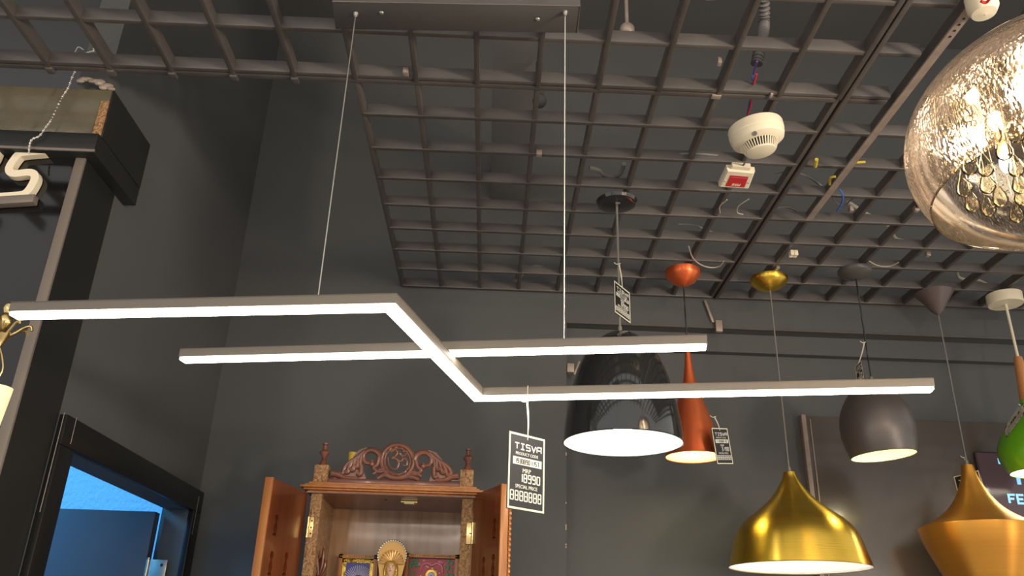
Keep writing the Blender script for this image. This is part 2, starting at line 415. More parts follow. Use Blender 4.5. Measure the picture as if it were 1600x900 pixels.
b = MB(); q = atz(815, 60, GZ+.35); q2 = atz(770, 60, GZ+.35)
b.box((q2.x, .9, GZ+.35), (q.x+.05, YB, GZ+.48)); solo(b, 'cable_tray', M['duct'], 'wide dark duct running front to back above the grid centre', 'duct', bevel=.004)
b = MB(); b.tube([atz(1170, 128, GZ+.05), atz(1176, 145, GZ+.03)], .0022, 6)
cable([(1182, 116), (1174, 146), (1173, 165), (1169, 180), (1176, 200)], GZ+.02, .0022, M['redwire'], 'red wire feeding the smoke detector', 'wire', 'red_wire')
cable([(1176, 118), (1176, 140), (1170, 165), (1168, 185), (1172, 200)], GZ+.022, .0020, M['bluewire'], 'blue wire beside the red one above the smoke detector', 'wire', 'blue_wire')
cable([(1183, 96), (1176, 122), (1174, 142)], GZ+.06, .0026, M['purple'], 'purple wire emerging from the grey conduit', 'wire', 'purple_wire')
cable([(810, 440), (822, 422), (838, 416), (868, 421)], ZC, .0035, M['creamD'], 'cream cable arc left of the bar light\'s right wire')
cable([(808, 424), (808, 436), (813, 444)], ZC, .003, M['greycable'], 'short grey cable hook left of the cream arc')
cable([(921, 262), (936, 266), (944, 274), (958, 277), (970, 270), (975, 256)], GZ+.04, .006, M['greycable'], 'thick grey cable sagging in a grid cell above the black canopy')
cable([(1125, 333), (1125, 322), (1136, 312)], GZ-.004, .0016, M['creamD'], 'thin pale wire hook below the fire indicator')
cable([(1161, 335), (1152, 332), (1154, 322), (1170, 311)], GZ-.004, .0016, M['creamD'], 'thin pale curled wire right of the wire hook')
cable([(1325, 316), (1338, 324), (1352, 333), (1366, 340), (1384, 345)], ZC, .0055, M['creamD'], 'short thick cream cable lying over the grid bars')
cable([(1388, 352), (1394, 363), (1400, 373), (1418, 377), (1455, 378), (1490, 380), (1520, 384)], ZC, .0055, M['creamD'], 'long thick cream cable below the glass pendant')
cable([(1494, 423), (1498, 433), (1510, 437), (1528, 438), (1545, 446)], ZC, .0050, M['creamD'], 'bent cream cable above the white canopy')
cable([(1312, 296), (1317, 306), (1315, 318), (1308, 330)], GZ-.006, .0026, M['bluewire'], 'loose blue wire hanging from the grid', 'wire', 'blue_wire')
cable([(1296, 288), (1298, 278), (1306, 276)], GZ-.006, .0032, M['yellow'], 'curled yellow wire above the loose blue wire', 'wire', 'yellow_wire')
cable([(1276, 249), (1274, 260)], GZ-.006, .0045, M['yellow'], 'yellow wire stub right of the smoke detector', 'wire', 'yellow_wire')
cable([(1338, 254), (1352, 253)], GZ-.006, .003, M['yellow'], 'yellow wire stub near the glass pendant', 'wire', 'yellow_wire')
cable([(1299, 305), (1306, 316), (1318, 321), (1330, 312), (1345, 300)], GZ+.04, .0022, M['greycable'], 'grey cable loop behind the loose blue wire')
cable([(1076, 385), (1082, 402), (1094, 413), (1110, 418), (1124, 416), (1131, 408)], GZ-.006, .0020, M['creamD'], 'thin pale cable loop right of the copper canopy')
cable([(1060, 350), (1085, 352), (1100, 358), (1120, 366), (1140, 378)], GZ+.04, .003, M['greycable'], 'grey cable lying across the grid above the copper canopy')
cable([(1210, 270), (1232, 268), (1262, 276), (1290, 296), (1300, 306)], GZ+.045, .0032, M['greycable'], 'dark grey cable curving towards the loose blue wire')
cable([(1205, 327), (1230, 324), (1250, 334), (1255, 350)], GZ+.045, .0028, M['greycable'], 'dark grey cable arc above the gold canopy')
cable([(1358, 408), (1372, 415), (1390, 416), (1404, 410)], GZ-.005, .0016, M['creamD'], 'thin pale wire sagging above the grey canopy')
cable([(880, 242), (920, 238), (980, 243), (1030, 244), (1075, 240), (1120, 243), (1140, 248)], GZ+.02, .003, M['greycable'], 'long grey cable weaving along a grid bar left of the detector')
b = MB(); c0 = atz(1243, 397, GZ-.004)
for k in range(4): b.box((c0.x-.018+.011*(k % 2), c0.y-.012+.012*(k//2), GZ-.012), (c0.x-.008+.012*(k % 2), c0.y-.002+.012*(k//2), GZ+.004))
cn = solo(b, 'wire_connector', M['cream'], 'small white wire connector cluster above the gold canopy', 'connector', bevel=.001)
b = MB(); c0 = atz(1117, -22, GZ+.085); b.lathe([(.001, GZ+.08), (.028, GZ+.082), (.046, GZ+.092), (.052, GZ+.11), (.050, GZ+.12)], c0.x, c0.y)
solo(b, 'ceiling_speaker', M['cream'], 'white round bowl recessed above the grid at the top edge', 'ceiling fitting')
b = MB(); c0 = atz(980, 46, GZ+.10); b.sphere(c0, .016, 1.0, .8, 1.0); b.tube([c0, (c0.x, c0.y, TOP+.01)], .004, 8); solo(b, 'sensor_cap', M['gridtan'], 'small beige cap above the grid near the top centre', 'cap')
b = MB(); c0 = atz(1534, 6, GZ-.02); b.lathe([(.001, GZ-.045), (.020, GZ-.042), (.026, GZ-.03), (.026, GZ-.005), (.001, GZ-.005)], c0.x, c0.y)
solo(b, 'junction_cap', M['cream'], 'white round junction cap with red wire above the glass pendant', 'cap')
cable([(1533, 2), (1541, 4), (1548, -4)], GZ-.05, .0025, M['redwire'], 'short red wire on the white junction cap', 'wire', 'red_wire')
# wall bracket and bracket reflections
yb = YB-.006
b = MB(); b.bar(aty(1101, 470, yb), aty(1114, 504, yb), .008, .01, (0, 1, 0)); b.box(tuple(aty(1118, 519, yb)-Vector((0, .01, 0))), tuple(aty(1127, 502, yb)+Vector((0, .005, 0))))
solo(b, 'bracket_or_reflection', M['gridtan'], 'small tan bracket on the bulkhead above the bar light\'s right end', 'bracket', bevel=.001)
ya = YA-.006
b = MB(); b.box(tuple(aty(884, 581, YB+.01)+Vector((.004, -.002, 0))), tuple(aty(897, 568, YB+.01)+Vector((.0, .03, 0)))); b.bar(aty(906, 565, YB+.02), aty(898, 586, YB+.02), .009, .008, (0, 1, 0))  # reflections of brackets, built as solid pieces
solo(b, 'bracket_or_reflection', M['gridtan'], 'small tan pieces standing in for bracket reflections at the wall corner between the light bars', 'bracket', bevel=.001)

# ================================================================== BACK ALCOVE: glossy panel and lit screen
pA = aty(1253, 650, YA-.02)
b = MB(); b.box((pA.x, YA-.02, .4), (3.1, YA-.001, pA.z))
pan = thing('wall_panel', 'large brown-grey glossy wall panel standing behind the gold and grey pendants', 'wall panel', (pA.x+.5, YA-.015, .4))
b.build('board', mat('panel_laminate', (.105, .085, .072), .22, coat=.2), pan, bevel=.003)
b = MB(); b.box((pA.x-.004, YA-.026, .4), (pA.x+.010, YA-.001, pA.z+.004)); b.box((pA.x+.022, YA-.024, .4), (pA.x+.026, YA-.018, pA.z-.01)); b.build('edge_profile', M['gridtan'], pan, bevel=.001)
sc_ = aty(1522, 700, YA-.035)
scr = thing('lit_screen', 'dark maroon screen with pale blue lettering at the right edge', 'screen', (sc_.x+.4, YA-.045, 1.5))
b = MB(); b.box((sc_.x, YA-.034, 1.45), (3.0, YA-.0205, 2.23)); b.build('screen_body', M['screenbody'], scr, bevel=.003)
b = MB(); b.box((sc_.x+.005, YA-.036, 1.455), (2.995, YA-.0335, 2.225)); b.build('display', M['screen'], scr)
def stroke_letters(word, M4, h, wd, gap, th, lw, parentname, mt, parent):
    G = {'T': [[(0, 1), (1, 1)], [(.5, 1), (.5, 0)]], 'I': [[(.1, 1), (.9, 1)], [(.5, 1), (.5, 0)], [(.1, 0), (.9, 0)]], 'S': [[(1, 1), (.12, 1), (0, .85), (.12, .52), (.88, .52), (1, .2), (.88, 0), (0, 0)]],
         'V': [[(0, 1), (.5, 0), (1, 1)]], 'A': [[(0, 0), (0, .8), (.2, 1), (1, 1), (1, 0)], [(0, .42), (1, .42)]], 'R': [[(0, 0), (0, 1), (.85, 1), (1, .85), (1, .58), (.85, .45), (0, .45)], [(.5, .45), (1, 0)]],
         'F': [[(0, 0), (0, 1), (1, 1)], [(0, .52), (.8, .52)]], 'E': [[(1, 1), (0, 1), (0, 0), (1, 0)], [(0, .5), (.85, .5)]]}
    mb = MB(); x = 0
    for ch in word:
        for st in G[ch]: ribbon(mb, [(x+a*wd, c*h) for a, c in st], lw, M4, th)
        x += wd+gap
    return mb.build(parentname, mt, parent, smooth=False)
def frameM(o, xdir, zdir):
    x = Vector(xdir).normalized(); z = Vector(zdir); z = (z-x*z.dot(x)).normalized(); n = x.cross(z)  # n towards viewer when x right, z up
    A = Matrix.Identity(4)
    for i in range(3): A[i][0] = x[i]; A[i][1] = z[i]; A[i][2] = n[i]; A[i][3] = Vector(o)[i]
    return A
ys = YA-.0365
q = aty(1578, 786, ys); hh = aty(1578, 773, ys).z-q.z
stroke_letters('FEE', frameM(q, (1, 0, 0), (0, 0, 1)), hh, .020, .007, .001, .0065, 'lettering', M['screentext'], scr)
q = aty(1588, 757, ys)
b = MB(); b.box((q.x-.012, ys-.001, q.z+.036), (q.x+.05, ys, q.z+.046)); b.box((q.x+.004, ys-.001, q.z), (q.x+.016, ys, q.z+.046)); b.build('lettering', M['screentext'], scr, smooth=False)
q = aty(1561, 724, ys); b = MB(); ribbon(b, [(0, 0), (.016, 0), (.016, .014), (0, .014)], .004, frameM(q, (1, 0, 0), (0, 0, 1)), .001, True); b.build('symbol', M['screentext'], scr, smooth=False)

# ================================================================== PILLAR (left)
YP = 1.497; XP = aty(138, 238, YP).x
pil = thing('shop_pillar', 'glossy black shop pillar with a protruding ledge at the left edge', 'pillar', (XP-.4, YP+.08, 0))
zt = aty(140, 236, YP).z
b = MB(); b.box((-2.2, YP, 0), (XP-.016, 1.642, zt)); b.build('glass_facing', M['gloss'], pil)
b = MB(); b.box((XP-.016, YP+.001, 0), (XP, 1.642, zt)); b.build('side_panel', M['gloss2'], pil)
b = MB(); b.box((XP-.019, YP-.006, 0), (XP+.001, YP+.001, zt-.003)); b.build('corner_strip', M['trim'], pil, bevel=.001)
YL = YP-.03
lz0 = aty(149, 238, YL).z; lz1 = aty(150, 208, YL).z; lx = aty(150, 225, YL).x
yb2 = 1.69
b = MB(); b.box((-2.2, YL, lz0), (lx, yb2, lz1)); b.build('ledge', M['gloss2'], pil, bevel=.002)
b = MB(); b.box((-2.2, YL-.001, lz0+.002), (lx+.001, YL+.002, lz0+.007)); b.build('ledge_strip', M['trim'], pil, bevel=.0006)
yu = YL+.012; uz1 = aty(163, 140, yu).z
ux = lx-.004
b = MB(); b.box((-2.2, yu, lz1), (ux, yb2+.002, uz1)); b.build('top_box', M['film'], pil, bevel=.003)
b = MB(); b.box((ux-.016, yu-.002, lz1), (ux+.001, yu+.004, uz1-.03)); b.build('wood_edge', M['woodpost'], pil, bevel=.001)
b = MB(); b.box((ux, yu+.004, lz1+.001), (ux+.004, yb2+.001, uz1+.001)); b.build('side_board', M['gloss2'], pil, bevel=.001)
b = MB()
for k in range(9):
    px = 126+k*6; c0 = aty(px, 128+random.uniform(-5, 5)+max(0, px-150)*.6, yu-.002); b.sphere(c0, .006+random.random()*.004, 1.4, .7, .5+random.random()*.5, 7, 5)
b.build('crumpled_tape', M['gridtan'], pil, ang=10)
# letters
def P2(px, py): return aty(px, py, YP-.002)
def rounded(L_):
    for _ in range(2):
        out = [L_[0]]
        for a, c in zip(L_, L_[1:]): out += [a*.78+c*.22, a*.22+c*.78]
        L_ = out+[L_[-1]]
    return L_
def letter(pts, wpx, label):
    s0 = P2(40, 280); A = frameM(s0, (1, 0, 0), (0, 0, 1)); inv = A.inverted()
    loc = [inv@P2(*p) for p in pts]; loc = rounded(loc); b = MB(); ribbon(b, [(p.x, p.y) for p in loc], wpx*proj(s0)[2]/FPX, A, .016)
    return solo(b, 'sign_letter', M['white'], label, 'sign letter', 'white letters on the pillar', smooth=False)
letter([(77, 242), (42, 245), (34, 247), (25, 259), (20, 268), (21, 275), (28, 278), (50, 275), (59, 277), (61, 285), (53, 300), (46, 308), (36, 311), (-14, 314)], 12, 'cream white letter S on the black pillar')
letter([(2, 240), (-4, 256), (-14, 262), (-30, 262)], 11, 'cream white letter mostly cut off by the left picture edge')
b = MB(); q = [P2(-20, 315), P2(61, 310), P2(58, 322), P2(-20, 327)]; b.prism([p+Vector((0, 0, 0)) for p in q], (0, -.018, 0))
solo(b, 'sign_underline', M['trim'], 'pale grey raised underline bar just under the letter S', 'sign bar', bevel=.001)
# bead chain
P = [aty(*p, YL-.012) for p in ((147, 76), (146, 80), (138, 82), (131, 86), (124, 100), (114, 118), (106, 138), (96, 154), (80, 187), (72, 198), (62, 212), (50, 218), (46, 228), (45, 240))]
P = smoothpath(P, 7); b = MB()
for i, p in enumerate(P):
    b.sphere(p, .0017 if i % 3 else .0026, seg=7, rings=5)
bc = solo(b, 'bead_chain', mat('chain_metal', (.6, .57, .5), .3, .6), 'thin silver bead chain draped over the pillar ledge to the letter S', 'chain')
b = MB(); P = [aty(*p, YL-.012) for p in ((131, 78), (122, 74), (115, 88), (113, 99), (122, 97), (131, 85))]; b.tube(smoothpath(P, 6), .0012, 6); b.build('loop', M['wire'], bc)

# brass chandelier at the left edge, solid stand-in for its reflection in the pillar
cb = aty(9, 500, 1.36)
ch = thing('reflected_chandelier', 'small brass chandelier with curling arms, standing in for its reflection in the pillar, left edge', 'chandelier', cb)
b = MB(); b.lathe([(.001, cb.z+.030), (.007, cb.z+.028), (.009, cb.z+.02), (.006, cb.z+.012), (.011, cb.z+.004), (.011, cb.z-.006), (.006, cb.z-.014), (.014, cb.z-.026), (.010, cb.z-.036), (.004, cb.z-.05), (.003, cb.z-.07), (.001, cb.z-.072)], cb.x, cb.y, 20); b.build('stem', M['brass'], ch)
for k in range(8):
    a = 2*PI*k/8+.3; u = Vector((math.cos(a), math.sin(a), 0))
    pts = [cb+u*r_+Vector((0, 0, z_)) for r_, z_ in ((.005, -.03), (.018, -.022), (.030, -.010), (.040, -.006), (.044, -.014))]
    MB().tube(smoothpath(pts, 5), .0022, 6).build('arm', M['brass'], ch)
for k in range(4):
    a = 2*PI*k/4+.5; u = Vector((math.cos(a), math.sin(a), 0))
    pts = [cb+u*r_+Vector((0, 0, z_)) for r_, z_ in ((.003, -.05), (.012, -.07), (.016, -.09), (.008, -.115), (.002, -.125))]
    MB().tube(smoothpath(pts, 5), .0013, 6).build('scroll', M['brass'], ch)
lb = aty(-6, 605, 1.38); lz = aty(-6, 700, 1.38).z  # solid stand-in for a lit shade mirrored in the pillar's gloss
ls = thing('reflected_lamp_shade', 'glowing cream lamp shade standing in for its reflection in the pillar, left edge', 'lamp shade', (lb.x, lb.y, lz))
b = MB(); b.lathe([(.026, lb.z), (.018, lz), (.017, lz), (.025, lb.z)], lb.x, lb.y, 28, closed=True); b.build('shade', M['shadeglow'], ls)
b = MB(); b.lathe([(.001, lz+.002), (.006, lz), (.008, lz-.014), (.016, lz-.022), (.017, lz-.045), (.010, lz-.055), (.001, lz-.055)], lb.x+.004, lb.y, 20); b.build('base', mat('antique_base', (.25, .2, .15), .4, noise=(.5, .45, .35), bscale=90, bump=.5), ls)

# ================================================================== LED BAR LIGHT
led = thing('linear_pendant_light', 'aluminium linear pendant light of a zigzag bar crossed by a straight bar', 'pendant light', (0, 1.23, 2.04))
ZL = 2.05
def bars(pts, z, cfg='bar'):
    pts = [Vector((p.x, p.y)) for p in pts]; wd = .0235
    mb1, mb2 = MB(), MB()
    A = Matrix.Translation((0, 0, z+.0055)); ribbon(mb1, pts, wd, A, .0150)
    # small lip on top
    ribbon(mb1, pts, wd+.0015, Matrix.Translation((0, 0, z+.0200)), .001)
    A = Matrix.Translation((0, 0, z-.0005)); a = [p.copy() for p in pts]; d0 = (a[1]-a[0]).normalized(); d1 = (a[-2]-a[-1]).normalized(); a[0] += d0*.0015; a[-1] += d1*.0015
    ribbon(mb2, a, wd-.001, A, .0058)
    h = mb1.build('housing', M['alu'], led, bevel=.0008); e = mb2.build('diffuser', M['led'], h, bevel=.0022)
    return h
z1 = [atz(19, 496, ZL), atz(610, 484, ZL), atz(747, 625, ZL), atz(1459, 611, ZL)]
bars(z1, ZL)
ZM = ZL+.0217
z2 = [atz(283, 565, ZM), atz(1105, 545, ZM)]
bars(z2, ZM)
# canopy
cp = [atz(519, 2, 2.665), atz(907, 9, 2.665), atz(902, 52, 2.665), atz(524, 46, 2.665)]
b = MB(); b.prism([Vector((p.x, p.y, 2.665)) for p in cp], (0, 0, .033)); can = b.build('canopy', M['canopyblk'], led, bevel=.0015)
b = MB(); b.tube([cp[0]+Vector((0, 0, -.0006)), cp[1]+Vector((0, 0, -.0006)), cp[2]+Vector((0, 0, -.0006))], .0006, 6); b.build('canopy_rim', M['trim'], can)
for px, py in ((596, 20), (840, 30)):
    p = atz(px, py, 2.665); MB().sphere(p, .0045, sz=.6).build('screw', M['wire'], can)
def wire_to(px, py, bx, by, zb):
    t = atz(px, py, 2.665); bt = atz(bx, by, zb); 
    w_ = MB().tube([t, bt], .0011, 8).build('suspension_wire', M['wire'], led)
    MB().lathe([(.001, t.z-.008), (.0035, t.z-.006), (.005, t.z), (.001, t.z)], t.x, t.y, 14).build('wire_collar', M['wire'], w_)
    MB().lathe([(.0045, bt.z), (.0045, bt.z+.006), (.002, bt.z+.010), (.001, bt.z+.010)], bt.x, bt.y, 14).build('wire_grip', M['wire'], w_)
wire_to(556, 21, 496, 472, ZL+.021); wire_to(883, 19, 881, 537, ZM+.021)

# ================================================================== PRICE TAGS
SEG = {'0': 'abcdef', '7': 'abc', '2': 'abged', '4': 'fgbc', '1': 'bc', '3': 'abgcd', '5': 'afgcd', '8': 'abcdefg', '9': 'abcdfg', '6': 'afgcde'}
def digits(mb, txt, x0, y0, h, pitch, M4, lw):
    wd = pitch*.62; S = {'a': ((0, h), (wd, h)), 'b': ((wd, h), (wd, h/2)), 'c': ((wd, h/2), (wd, 0)), 'd': ((0, 0), (wd, 0)), 'e': ((0, 0), (0, h/2)), 'f': ((0, h/2), (0, h)), 'g': ((0, h/2), (wd, h/2))}
    for i, c in enumerate(txt):
        if c == ' ': continue
        for s in SEG[c]:
            (a, c_), (d_, e) = S[s]; ribbon(mb, [(x0+i*pitch+a, y0+c_), (x0+i*pitch+d_, y0+e)], lw, M4, .0005)
def price_tag(TL, xdir, zdir, W, H, code, price, label, hang):
    A = frameM(TL, xdir, zdir); nrm = A.col[2].to_3d()
    t = thing('price_tag', label, 'price tag', A@Vector((W/2, -H, 0)), None)
    b = MB(); b.box((0, -H, -.0012), (W, 0, 0), A); card = b.build('card', M['card'], t)
    e = .035*W
    b = MB(); ribbon(b, [(e, -e), (W-e, -e), (W-e, -H+e), (e, -H+e)], e*1.1, A@Matrix.Translation((0, 0, .0001)), .0004, True); b.build('border', M['cardedge'], card, smooth=False)
    stroke_letters('TISVA', A@Matrix.Translation((W*.17, -H*.215, .0002)), H*.075, W*.115, W*.035, .0004, W*.025, 'brand_word', M['cardprint'], card)
    if W > .05:
        for txt, yy, sz in (('PRODUCT CODE', -.275, .085), ('MRP', -.49, .12), ('SPECIAL PRICE', -.70, .10)):
            text_mb(txt, sz*W, A@Matrix.Translation((W*.5, H*yy, .0003)), .0002, sx=.92 if len(txt) > 4 else 1).build('caption', M['cardprint'], card, smooth=False)
    b = MB(); b.box((W*.13, -H*.42, .0001), (W*.90, -H*.32, .0005), A); st = b.build('code_strip', M['cardprint'], card)
    b = MB(); cnt = len(code); digits(b, code, W*.18, -H*.40, H*.055, W*.66/cnt, A@Matrix.Translation((0, 0, .0006)), W*.012); b.build('code_writing', M['dark'], st, smooth=False)
    b = MB(); digits(b, price, W*.90-len(price)*W*.118, -H*.635, H*.10, W*.118, A@Matrix.Translation((0, 0, .0002)), W*(.024 if W > .05 else .019)); b.build('price_digits', M['cardprint'], card, smooth=False)
    b = MB(); digits(b, '8888888', W*.085, -H*.875, H*.115, W*.122, A@Matrix.Translation((0, 0, .0002)), W*(.023 if W > .05 else .017)); b.build('offer_digits', M['cardprint'], card, smooth=False)
    hole = A@Vector((W*.5, -H*.075, .001)); hang = Vector(hang)
    b = MB(); mid = (hole+hang)/2
    b.tube(smoothpath([hang, mid+Vector((.0015, 0, 0)), hole], 5), .0009, 6); b.tube(smoothpath([hang+Vector((.002, 0, 0)), mid+Vector((.003, 0, 0)), hole], 5), .0009, 6)
    b.tube(smoothpath([hang+Vector((.004, -.003, .002)), hang+Vector((-.006, -.004, -.001)), hang+Vector((-.012, -.003, .004))], 4), .0012, 6)
    b.build('string', M['string'], t); return t
def tag_at(TLpx, TRpx, Y0, Hpx, code, price, label, hang, roll=0):
    TL = aty(*TLpx, Y0); TR = atz(*TRpx, TL.z); W = (TR-TL).length
    lo = zrow(TL.x, TL.y, TLpx[1]+Hpx); H = TL.z-lo
    xd = (TR-TL).normalized(); R_ = Matrix.Rotation(roll, 4, xd.cross(Vector((0, 0, 1)))); xd = (R_@xd); zd = R_@Vector((0, 0, 1))
    return price_tag(TL, xd, zd, W, H, code, price, label, hang)
yh = (z1[2].y + (z1[3].y-z1[2].y)*((aty(823, 615, 1.55).x-z1[2].x)/(z1[3].x-z1[2].x)))
hb = atz(823, 628, ZL); 
tag_at((795, 672), (852, 686), yh-.012, 122, '19308901157', '18990', 'large black price tag on a string under the zigzag light bar', hb+Vector((0, -.002, -.001)))
b = MB(); A_ = Vector((hb.x, 0, 0)); yb_ = yh
b.tube([(hb.x, yb_-.017, ZL-.001), (hb.x, yb_-.017, ZL+.021), (hb.x, yb_+.017, ZL+.021), (hb.x, yb_+.017, ZL-.001)], .0008, 6, True)
solo(b, 'string_loop', M['string'], 'string loop around the zigzag bar holding the large price tag', 'string')

# ================================================================== PENDANT LAMPS
def canopy_xy(px, py, z): return atz(px, py, z)
def shade_mesh(out, th=.0022):
    inn = [(max(r-th, .0005), z) for r, z in out][::-1]
    inn = [(r, z - (0 if i == 0 else 0)) for i, (r, z) in enumerate(inn)]
    return out, inn
def pendant(kind, label, cxy, zc, rows, mshade, mlin, canopy, mcan, mcord, cord_r=.0022, power=1.2, lcol=(1, .95, .85), zneck=None, bulbr=.02, seg=64, rot=None, bulbz=None, mbulb=None):
    X, Y = cxy.x, cxy.y
    P = prof(X, Y, rows); t = thing(kind, label, 'pendant lamp', (X, Y, P[-1][1]))
    # smooth outline
    V = smoothpath([Vector((r, 0, z)) for r, z in P], 6); out = [(max(v.x, .0008), v.z) for v in V]
    ax = None
    if rot: zm = P[-2][1]; ax = Matrix.Translation((X, Y, zm))@rot@Matrix.Translation((-X, -Y, -zm))
    b = MB(); b.lathe(out, X, Y, seg, axis=ax); sh = b.build('shade', mshade, t, ang=50)
    inn = [(max(r-.0022, .0006), z-.0022 if i < len(out)-1 else z) for i, (r, z) in enumerate(out)]
    inn[-1] = (out[-1][0]-.0008, out[-1][1])
    b = MB(); b.lathe(inn, X, Y, seg, axis=ax); b.build('lining', mlin, sh, ang=50)
    rb = MB(); n = 48; rr, rz = out[-1]; pts = [Vector((X+rr*math.cos(2*PI*k/n), Y+rr*math.sin(2*PI*k/n), rz)) for k in range(n)]
    if ax: pts = [ax@p for p in pts]
    rb.tube(pts, .0014, 6, True); rb.build('rim', mshade, sh)
    # canopy
    b = MB(); b.lathe([(r, zc+z) for r, z in canopy], X, Y, 40); cn = b.build('canopy', mcan, t, ang=45)
    zn = P[0][1]
    MB().tube([(X, Y, zc+canopy[0][1]), (X, Y, zn+.004)], cord_r, 10).build('cord', mcord, t)
    MB().lathe([(.0005, zn+.016), (.0045, zn+.015), (.0055, zn+.004), (.0055, zn-.002), (.0005, zn-.002)], X, Y, 16).build('cord_grip', M['greycable'] if mcord != M['cream'] else M['cream'], t)
    # bulb
    bz = bulbz if bulbz else P[-1][1]+.35*(P[0][1]-P[-1][1])
    bb = MB(); bb.sphere((X, Y, bz), bulbr, sz=1.15, seg=18, rings=12); bb.tube([(X, Y, bz+bulbr), (X, Y, bz+bulbr*2.4)], bulbr*.5, 12)
    bo = bb.build('bulb', mbulb or M['bulbw'], t)
    l = bpy.data.lights.new('bulb_light', 'POINT'); l.energy = power; l.color = lcol; l.shadow_soft_size = bulbr*1.1
    lo = bpy.data.objects.new('bulb_light', l); C.objects.link(lo); lo.location = (X, Y, bz-bulbr*1.3)
    return t, P
DOME = lambda r, h: [(.003, -h), (r*.35, -h*.93), (r*.72, -h*.70), (r*.94, -h*.42), (r, -h*.3), (r, 0), (.001, 0)]
ZK = GZ-.002
# gold
cg = canopy_xy(1203, 452, 2.66)
pendant('gold_pendant_lamp', 'shiny brushed gold teardrop pendant lamp at the bottom right', cg, ZK, [(738, 9), (748, 12), (767, 23.5), (780, 34), (793, 48), (813, 74), (826, 86), (840, 94), (862, 101), (887, 108)], M['gold'], M['inwhite'], DOME(.057, .042), M['gold'], M['greycable'], power=.8, bulbz=1.885)
# copper red
cr_ = canopy_xy(1068, 445, 2.65)
pendant('copper_red_pendant_lamp', 'slim copper red flared pendant lamp behind the black dome', cr_, ZK, [(548, 4), (575, 6.5), (600, 11), (630, 21), (660, 31), (690, 39), (714, 44)], M['orange'], M['inyellow'], DOME(.053, .052), M['orange'], M['blk'], power=.75, bulbr=.018, lcol=(1, .92, .6), mbulb=M['bulby'], bulbz=2.175)
# black dome
ck = canopy_xy(964, 335, 2.66)
pendant('black_dome_pendant_lamp', 'large glossy black dome pendant lamp under the light bars', ck, GZ-.002, [(519, 5), (524, 22), (540, 44), (565, 62), (600, 76), (640, 86), (670, 91), (693, 93)], M['blk'], M['inwhite'], [(.003, -.012), (.035, -.013), (.05, -.008), (.054, 0), (.001, 0)], M['blk'], M['greycable'], cord_r=.003, power=.6, bulbr=.024, bulbz=2.10)
b = MB(); p_ = atz(964, 316, GZ-.012); b.box((p_.x-.004, p_.y-.004, GZ-.018), (p_.x+.004, p_.y+.004, GZ-.006)); b.sphere((p_.x+.006, p_.y, GZ-.012), .004); solo(b, 'cord_clip', M['steel'], 'tiny bright metal clip on top of the black pendant canopy', 'clip')
X_, Y_ = ck.x, ck.y; zt_ = zrow(X_, Y_, 345)
# grey
cy = canopy_xy(1338, 440, 2.66)
tilt = Matrix.Rotation(math.radians(-4.5), 4, Vector((0, 1, 0)))
pendant('grey_pendant_lamp', 'matt dark grey rounded pendant lamp behind the light bar\'s right end', cy, ZK, [(597, 7), (606, 22), (622, 38), (645, 51), (672, 55.5), (695, 53), (712, 48.5)], M['greyshade'], M['inyellow'], DOME(.05, .030), M['canopyblk'], M['blk'], power=.95, bulbr=.02, lcol=(1, .93, .62), mbulb=M['bulby'], rot=tilt, bulbz=2.175)
# bronze
cn_ = canopy_xy(1466, 492, 2.623)
pendant('bronze_pendant_lamp', 'matt bronze pendant lamp with flared cone over a bowl, bottom right corner', cn_, ZK, [(727, 8.5), (745, 12), (763, 19), (780, 28), (797, 42), (812, 62), (823, 84), (827, 87.5), (850, 83), (880, 72), (910, 60), (935, 48)], M['bronze'], M['inyellow'], [(.004, -.075), (.018, -.062), (.036, -.032), (.058, 0), (.001, 0)], mat('brown_canopy', (.12, .085, .08), .4), M['greycable'], power=1.5, bulbz=1.9)
# white canopy, wooden neck, green
cw = canopy_xy(1572, 478, 2.66)
X, Y = cw.x, cw.y
zt0 = zrow(X, Y, 662)
tG, PG = pendant('green_pendant_lamp', 'bright green pendant lamp with wooden neck and round white canopy at right', cw, GZ-.002, [(618, 9), (640, 16), (658, 30), (675, 46), (695, 56), (712, 58), (728, 53), (738, 47)], M['green'], M['inwhite'], [(.003, -.034), (.050, -.034), (.052, -.030), (.052, 0), (.001, 0)], M['cream'], M['cream'], cord_r=.0042, power=1.0, bulbr=.02, bulbz=2.17)
pn = prof(X, Y, [(558, 5.5), (566, 7), (590, 8.5), (612, 10), (626, 11)])
b = MB(); b.lathe(pn, X, Y, 24, cap=True); b.build('wooden_neck', M['neck'], tG)

# the small tags
tag_at((959, 437), (984, 457), ck.y-.03, 51, '1108810', '6990', 'small black price tag hanging on the black dome pendant\'s cord', Vector((ck.x, ck.y-.006, zrow(ck.x, ck.y, 415))))
tag_at((1111, 668), (1137, 674), cr_.y-.11, 57, '1108810', '3190', 'small tilted price tag against the copper red pendant', aty(1116, 652, cr_.y-.09), roll=math.radians(8))
tag_at((1336, 572), (1346, 563), cy.y-.02, 30, '1108810', '3190', 'dark price tag turned nearly edge on along the grey pendant\'s cord', Vector((cy.x-.008, cy.y-.006, zrow(cy.x, cy.y, 537))))
tag_at((1489, 744), (1530, 737), cn_.y+.06, 62, '1108810', '3190', 'black price tag half hidden behind the bronze pendant\'s cone', Vector((cn_.x, cn_.y+.008, zrow(cn_.x, cn_.y, 714))), roll=math.radians(4))
tag_at((1569, 670), (1598, 629), cw.y-.12, 14, '1108810', '3190', 'dark slanted price tag on the shoulder of the green pendant', aty(1597, 634, cw.y-.06))

